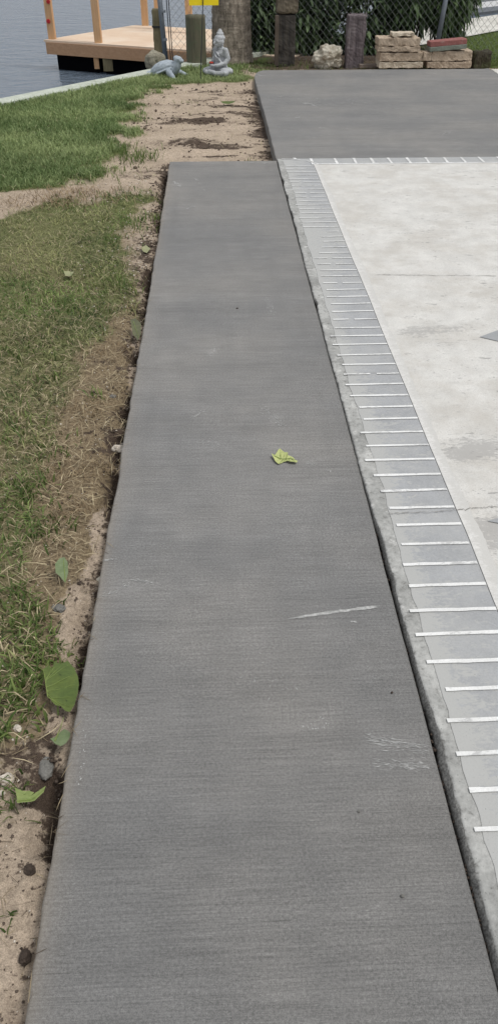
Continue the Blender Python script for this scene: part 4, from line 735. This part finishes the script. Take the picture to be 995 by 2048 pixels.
# palm trunk
g = G(468, 128, -.06); tw_ = (P(503, 60, g[1]+.28)[0]-P(424, 60, g[1]+.28)[0])/2; pt = empty('palm_tree', (P(465, 128, g[1]+.28)[0], g[1]+.28, -.06), 0, 'thick grey-brown palm trunk behind the seated statue', 'tree')
V = []; F_ = []; n = 56; rows = 110; HT = 3.6
for i in range(rows+1):
    t = i/rows; z = -.1+HT*t; flare = .11*math.exp(-max(z, 0)/.16) - .10*min(max(z, 0)/1.6, 1)
    for k in range(n):
        th = 2*math.pi*k/n; p = Vector((math.cos(th)*1.6, math.sin(th)*1.6, z*2)); p2 = Vector((math.cos(th)*9, math.sin(th)*9, z*7)); q = tw_*(1+flare+.05*mnoise.noise(p)+.035*mnoise.noise(p2)+.018*math.sin(z*62+3*mnoise.noise(p)))
        V.append((q*math.cos(th)-.02*z, q*math.sin(th), z))
for i in range(rows):
    for k in range(n): F_.append((i*n+k, i*n+(k+1) % n, (i+1)*n+(k+1) % n, (i+1)*n+k))
for i in range(420):
    th = random.uniform(math.pi*1.0, math.pi*2.0); z = random.uniform(.1, 1.5); q = tw_*(1.0-.08*z/1.5); c = Vector((q*math.cos(th)-.02*z, q*math.sin(th), z)); nrm = Vector((math.cos(th), math.sin(th), 0)); tg = Vector((-math.sin(th), math.cos(th), 0)); l = random.uniform(.02, .06); k = random.uniform(.003, .008)
    o3 = len(V); V += [tuple(c-tg*k), tuple(c+tg*k), tuple(c+tg*k*.5+nrm*random.uniform(.008, .02)+Vector((0, 0, -l)))]; F_.append((o3, o3+1, o3+2))
me = bpy.data.meshes.new('trunk'); me.from_pydata(V, [], F_); link('trunk', me, M['palm'], pt, True)
# ------------------------------------------------------------------ shrubs
def shrub(name, xc, yc, rx, ry, zt, nleaf, L, wl, droop, c0, c1, label, seed, stems, lo=0.0, group=None, zoff=-.06):
    rg = np.random.default_rng(seed); e_ = empty(name, (xc, yc, zoff), 0, label, 'shrub', group); mbs = MB(); rr = random.Random(seed); tips = []
    for i in range(stems):
        a = rr.uniform(0, 6.28); q = rr.uniform(.2, .95); tip = Vector((math.cos(a)*rx*q, math.sin(a)*ry*q, zt*rr.uniform(.45, .98))); b0 = Vector((math.cos(a)*.12, math.sin(a)*.08, -.05)); mid = b0.lerp(tip, .5)+Vector((rr.gauss(0, .08), rr.gauss(0, .05), .1)); mbs.tube([b0, b0.lerp(mid, .5)+Vector((0, 0, .04)), mid, tip], [.022, .018, .012, .004], 6); tips += [mid, mid.lerp(tip, .5), tip]
    mbs.build('stems', M['stem'], e_, True)
    n = nleaf; u = rg.normal(size=(n, 3)); u /= np.linalg.norm(u, axis=1)[:, None]; rad = rg.uniform(.2, 1.0, n)**.5
    C = u*rad[:, None]*np.array([rx, ry, (zt-lo)/2]) + np.array([0, 0, (zt+lo)/2]); cl = fbm(C[:, 0]*4+seed, C[:, 2]*4+C[:, 1]*3, seed, 3); keep = (cl > .40) & (C[:, 2] > .02); C = C[keep]; u = u[keep]; n = len(C)
    az = np.arctan2(u[:, 1], u[:, 0]) + rg.normal(0, .9, n); el = rg.normal(.15, .75, n) - droop; D = np.stack([np.cos(az)*np.cos(el), np.sin(az)*np.cos(el), np.sin(el)], 1); Q = np.stack([-np.sin(az), np.cos(az), rg.normal(0, .35, n)], 1); Q /= np.linalg.norm(Q, axis=1)[:, None]; Nn = np.cross(D, Q)
    ln = L*rg.uniform(.6, 1.25, n); ww = wl*rg.uniform(.7, 1.2, n); rows = []
    for t, k in ((0, .05), (.3, .95), (.65, .8), (1, .03)):
        ctr = C + D*(ln*t)[:, None] + np.array([0, 0, -1])*(ln*t*t*(.25+.35*max(droop, 0)))[:, None]; rows += [ctr-Q*(ww*k/2)[:, None]+Nn*(ww*k*.12)[:, None], ctr, ctr+Q*(ww*k/2)[:, None]+Nn*(ww*k*.12)[:, None]]
    V = np.stack(rows, 1).reshape(-1, 3); b = (np.arange(n)*12)[:, None]; FF = [b+np.array([[3*i+j, 3*i+j+1, 3*i+j+4, 3*i+j+3]]) for i in range(3) for j in range(2)]
    t = np.clip(fbm(C[:, 0]*3, C[:, 2]*3, seed+5, 3)*1.5-.25+rg.normal(0, .25, n), 0, 1); c = np.repeat(lerpc(c0, c1, t)[:, None, :], 12, 1).reshape(-1, 3)
    link('crown', mesh_np('crown', V, FF, None, {'Col': c}), M['leaf'], e_, True); return e_
sx = lambda px, Y: P(px, 60, Y)[0]
shrub('shrub', sx(525, 14.3), 14.4, .55, .45, 1.35, 5000, .15, .054, .1, (.02, .038, .02), (.19, .27, .125), 'dark green shrub just right of the palm trunk behind the fence', 41, 14, -.5)
shrub('shrub', sx(625, 14.3), 14.4, .72, .5, 1.5, 7400, .15, .054, .1, (.02, .038, .02), (.175, .25, .115), 'dense dark shrub behind the pale rock and the fence wires', 42, 18, -.5)
shrub('shrub', sx(735, 14.3), 14.4, .72, .5, 1.5, 7200, .15, .054, .1, (.02, .038, .02), (.17, .245, .11), 'dense dark shrub behind the purple-grey post and fence', 43, 18, -.5)
shrub('shrub', sx(822, 14.2), 14.2, .55, .45, 1.5, 3600, .17, .052, .25, (.024, .045, .02), (.11, .17, .07), 'leafy shrub with lance leaves over the tall paver stack', 44, 12, .30)
shrub('shrub', sx(893, 14.0), 14.1, .40, .4, 1.5, 1500, .22, .058, .55, (.026, .05, .02), (.12, .18, .07), 'shrub with long drooping leaves around the leaning pipe post', 45, 9, .30)
# ------------------------------------------------------------------ rocks
def rock(name, x0, x1, y0, y1, m, label, seed, z=-.06, amp=.22, depth=.8):
    g = G((x0+x1)/2, y1, z); a, b = P(x0, (y0+y1)/2, g[1]), P(x1, (y0+y1)/2, g[1]); t = P(x0, y0, g[1]); r_ = (b[0]-a[0])/2; hh = (t[2]-z)
    return tag(link(name, rock_mesh(name, (r_*1.08, r_*depth, hh*.62), seed, amp, 5, 1.25), m, None, False, (g[0], g[1]+r_*.5, z+hh*.42)), label, 'rock')
rock('rock', 630, 680, 94, 137, M['rock_pale'], 'pale craggy limestone rock behind the far slab', 51, amp=.3)
rock('rock', 290, 331, 103, 142, M['rock_brown'], 'rounded lichen-stained rock behind the turtle figure', 52, amp=.14)
# ------------------------------------------------------------------ sign
g = G(400, 164, -.07); ys_ = empty('yard_sign', (g[0], g[1], -.07), 0, 'yellow sign on a thin black stake beside the statues', 'sign'); tp = P(405.6, 0, g[1]); dz = tp[2]+.07
mbs = MB(); mbs.tube([(0, 0, -.05), ((tp[0]-g[0])*1.45, .0, dz*1.45)], .006, 6); mbs.build('stake', M['rod'], ys_); a, b = P(378, 11, g[1]), P(437, 13, g[1]); mbp = MB(); mbp.box(((a[0]+b[0])/2-g[0], .012, a[2]+.07+.11), (b[0]-a[0], .008, .22), .06); mbp.build('panel', M['yellow'], ys_)
# ------------------------------------------------------------------ statues
def buddha():
    g = G(440, 152, -.06); top = P(440, 55, g[1]+.1); S_ = (top[2]+.06); B = []; v = Vector
    B += [(v((0, .02, .18)), (.17, .14, .16), None), (v((0, .03, .34)), (.145, .115, .16), None), (v((0, .03, .48)), (.165, .11, .12), None), (v((0, .03, .57)), (.14, .085, .06), None)]
    B += limb([(0, .02, .58), (0, .0, .68)], [.066, .06]); B += [(v((0, -.012, .735)), (.105, .12, .13), None), (v((0, -.05, .68)), (.08, .075, .07), None), (v((0, .01, .80)), (.112, .122, .085), None), (v((0, .02, .885)), (.078, .082, .06), None), (v((0, .02, .935)), (.052, .055, .035), None), (v((0, .02, .968)), (.034, .034, .028), None)]
    B += limb([(0, -.128, .745), (0, -.152, .70)], [.013, .02], 4); B += [(v((0, -.128, .665)), (.032, .016, .010), None), (v((0, -.115, .62)), (.032, .028, .02), None)]
    for s in (-1, 1):
        B += [(v((s*.045, -.118, .768)), (.04, .014, .009), None), (v((s*.045, -.114, .737)), (.026, .014, .010), None), (v((s*.105, .0, .725)), (.014, .026, .05), None), (v((s*.105, .0, .66)), (.012, .016, .03), None)]
        B += limb([(s*.155, .03, .555), (s*.205, .05, .38), (s*.195, -.02, .29)], [.062, .055, .05]); B += limb([(s*.195, -.02, .29), (s*.10, -.16, .245), (s*.02, -.19, .235)], [.05, .04, .034])
        B += limb([(s*.08, .02, .12), (s*.24, -.08, .10), (s*.31, -.13, .085)], [.11, .095, .075]); B += limb([(s*.31, -.13, .085), (s*.14, -.24, .085), (-s*.04, -.25, .10+.02*s)], [.072, .062, .045])
        B += [(v((s*.17, .10, .10)), (.10, .09, .09), None)]
    B += [(v((0, -.20, .235)), (.06, .035, .028), None), (v((0, .13, .10)), (.18, .07, .10), None)]
    B += limb([(-.13, -.06, .56), (.02, -.115, .42), (.15, -.07, .30)], [.022, .024, .02], 12) + limb([(-.06, -.09, .57), (.10, -.1, .44)], [.016, .016], 10)
    B = [(c*S_, tuple(q*S_ for q in r_), k) for c, r_, k in B]; me = fuse('seated_statue', B, .0065, 1)
    e_ = empty('buddha_statue', (g[0], g[1]+.1, -.07), math.radians(-50), 'grey stone seated meditating statue in front of the palm trunk', 'statue'); link('figure', me, M['statue'], e_, True); e_.scale = (1.16, 1.16, 1.0)
    mf = MB()
    for k in range(6):
        a = k*1.05; mf.tube([(-.075*S_, -.17*S_, .262*S_), (-.075*S_+.026*math.cos(a), -.17*S_+.02*math.sin(a), .30*S_)], [.006, .012], 5)
    mf.build('red_flower', M['redflower'], e_, True)
buddha()
def turtle():
    g = G(335, 157, -.06); v = Vector; B = []
    B += [(v((0, .20, .14)), (.20, .27, .125), (v((1, 0, 0)), -.36)), (v((0, .2, .09)), (.225, .295, .04), (v((1, 0, 0)), -.34))]
    B += limb([(0, -.03, .14), (0, -.10, .20), (0, -.12, .25)], [.10, .085, .075], 8); B += [(v((0, -.135, .30)), (.075, .085, .058), None), (v((0, -.195, .28)), (.055, .055, .038), None), (v((0, -.10, .32)), (.062, .06, .045), None)]
    for s in (-1, 1):
        B += limb([(s*.14, -.01, .10), (s*.20, -.12, .045), (s*.27, -.20, .02)], [.06, .045, .02], 9); B += [(v((s*.24, -.17, .025)), (.035, .08, .014), (v((0, 0, 1)), s*.6))]; B += limb([(s*.13, .42, .07), (s*.2, .5, .03)], [.045, .02], 6); B += [(v((s*.058, -.165, .315)), (.018, .022, .015), None)]
    me = fuse('turtle', B, .0085, 1); e_ = empty('turtle_statue', (g[0]+.06, g[1]+.14, -.075), math.radians(64), 'pale blue-grey turtle figure with raised head on the grass', 'statue'); e_.scale = (.72, .72, .74); link('figure', me, M['turtle'], e_, True)
turtle()
# ------------------------------------------------------------------ stacked pavers
def paver(name, x0, x1, y0, y1, Yf, depth, m, label, seed, cat='paver', rz=0.0, parts=None, group=None):
    a, b = P(x0, y1, Yf), P(x1, y1, Yf); t = P((x0+x1)/2, y0, Yf); zb = P((x0+x1)/2, y1, Yf)[2]
    o = link(name, rough_box(name, (b[0]-a[0], depth, t[2]-zb-.009), .0035, .022, .011, 14, seed), m, None, False, ((a[0]+b[0])/2, Yf+depth/2, zb), rz); return tag(o, label, cat)
YS = G(795, 136, -.02)[1]
paver('paver', 757, 844, 123, 136, YS, .30, M['paver_pale'], 'lowest pale paver of the taller stack on the left', 1)
paver('paver', 758, 843, 104, 122.5, YS+.01, .30, M['paver'], 'second paver from the bottom of the taller stack', 2, rz=.02)
paver('paver', 756, 839, 92, 103.5, YS+.0, .30, M['paver'], 'thin third paver from the bottom of the taller stack', 3, rz=-.02)
paver('paver', 756, 838, 75, 91.5, YS+.015, .30, M['paver'], 'thick rough paver directly under the small top piece', 4, rz=.015)
paver('paver', 783, 828, 64.5, 73, YS+.05, .22, M['paver_pale'], 'small broken paver piece lying on top of the taller stack', 5)
paver('paver', 853, 940, 122.5, 136, YS, .30, M['paver'], 'bottom tan paver of the lower stack on the right', 6)
paver('paver', 861, 941, 101, 122, YS+.01, .30, M['paver'], 'thick tan paver of the lower stack, under the red block', 7, rz=.03)
paver('paver', 844, 862, 103, 121.5, YS-.005, .2, M['paver'], 'short tan paver end at the left of the lower stack', 8)
# red and grey block resting on the lower stack
a, b = P(858, 100, YS-.02), P(932, 100, YS-.02); zb = P(895, 101, YS-.02)[2]; blk = empty('concrete_block', ((a[0]+b[0])/2, YS+.10, zb), 0, 'grey-green block with a faded red upper face on the lower stack', 'block'); blk.rotation_euler = (0, -.07, .05)
link('body', rough_box('body', (b[0]-a[0], .22, .055), .006, .03, .004, 12, 12), M['block_grey'], blk); link('red_face', rough_box('red_face', (b[0]-a[0]-.01, .21, .062), .006, .03, .004, 12, 13), M['block_red'], blk, False, (.004, 0, .056))
a, b = P(944, 120, YS+.05), P(980, 120, YS+.05); zt = P(960, 103, YS+.05)[2]
lg = tag(link('log_stub', rough_box('log_stub', (b[0]-a[0], .2, zt+.06), .03, .03, .02, 8, 15, .05, .02), M['log'], None, False, ((a[0]+b[0])/2, YS+.15, -.06), .1), 'short dark rotten log stub on the grass right of the pavers', 'log')
g = G(912, 82, -.05); a, b = P(896, 72, g[1]), P(927, 72, g[1]); pl = empty('planter_box', (g[0], g[1]+.12, -.06), .03, 'low green-grey planter box behind the red-faced block', 'planter'); W_ = b[0]-a[0]
mbp = MB()
for c, d in (((0, -.12, .07), (W_, .02, .15)), ((0, .12, .07), (W_, .02, .15)), ((-W_/2+.01, 0, .07), (.02, .219, .148)), ((W_/2-.01, 0, .07), (.02, .219, .148))): mbp.box(c, d)
mbp.build('wall', M['planter'], pl); mbp = MB(); mbp.box((0, 0, .06), (W_-.045, .215, .1)); mbp.build('soil', M['clod'], pl)
a, b = G(718, 136, -.04), G(758, 134, -.04); mbk = (b[0]-a[0]); tag(link('board', rough_box('board', (mbk, .09, .05), .006, .03, .004, 10, 17), M['plank'], None, False, ((a[0]+b[0])/2, a[1]+.06, -.05), .04), 'short grey-brown board on the ground left of the taller stack', 'board')
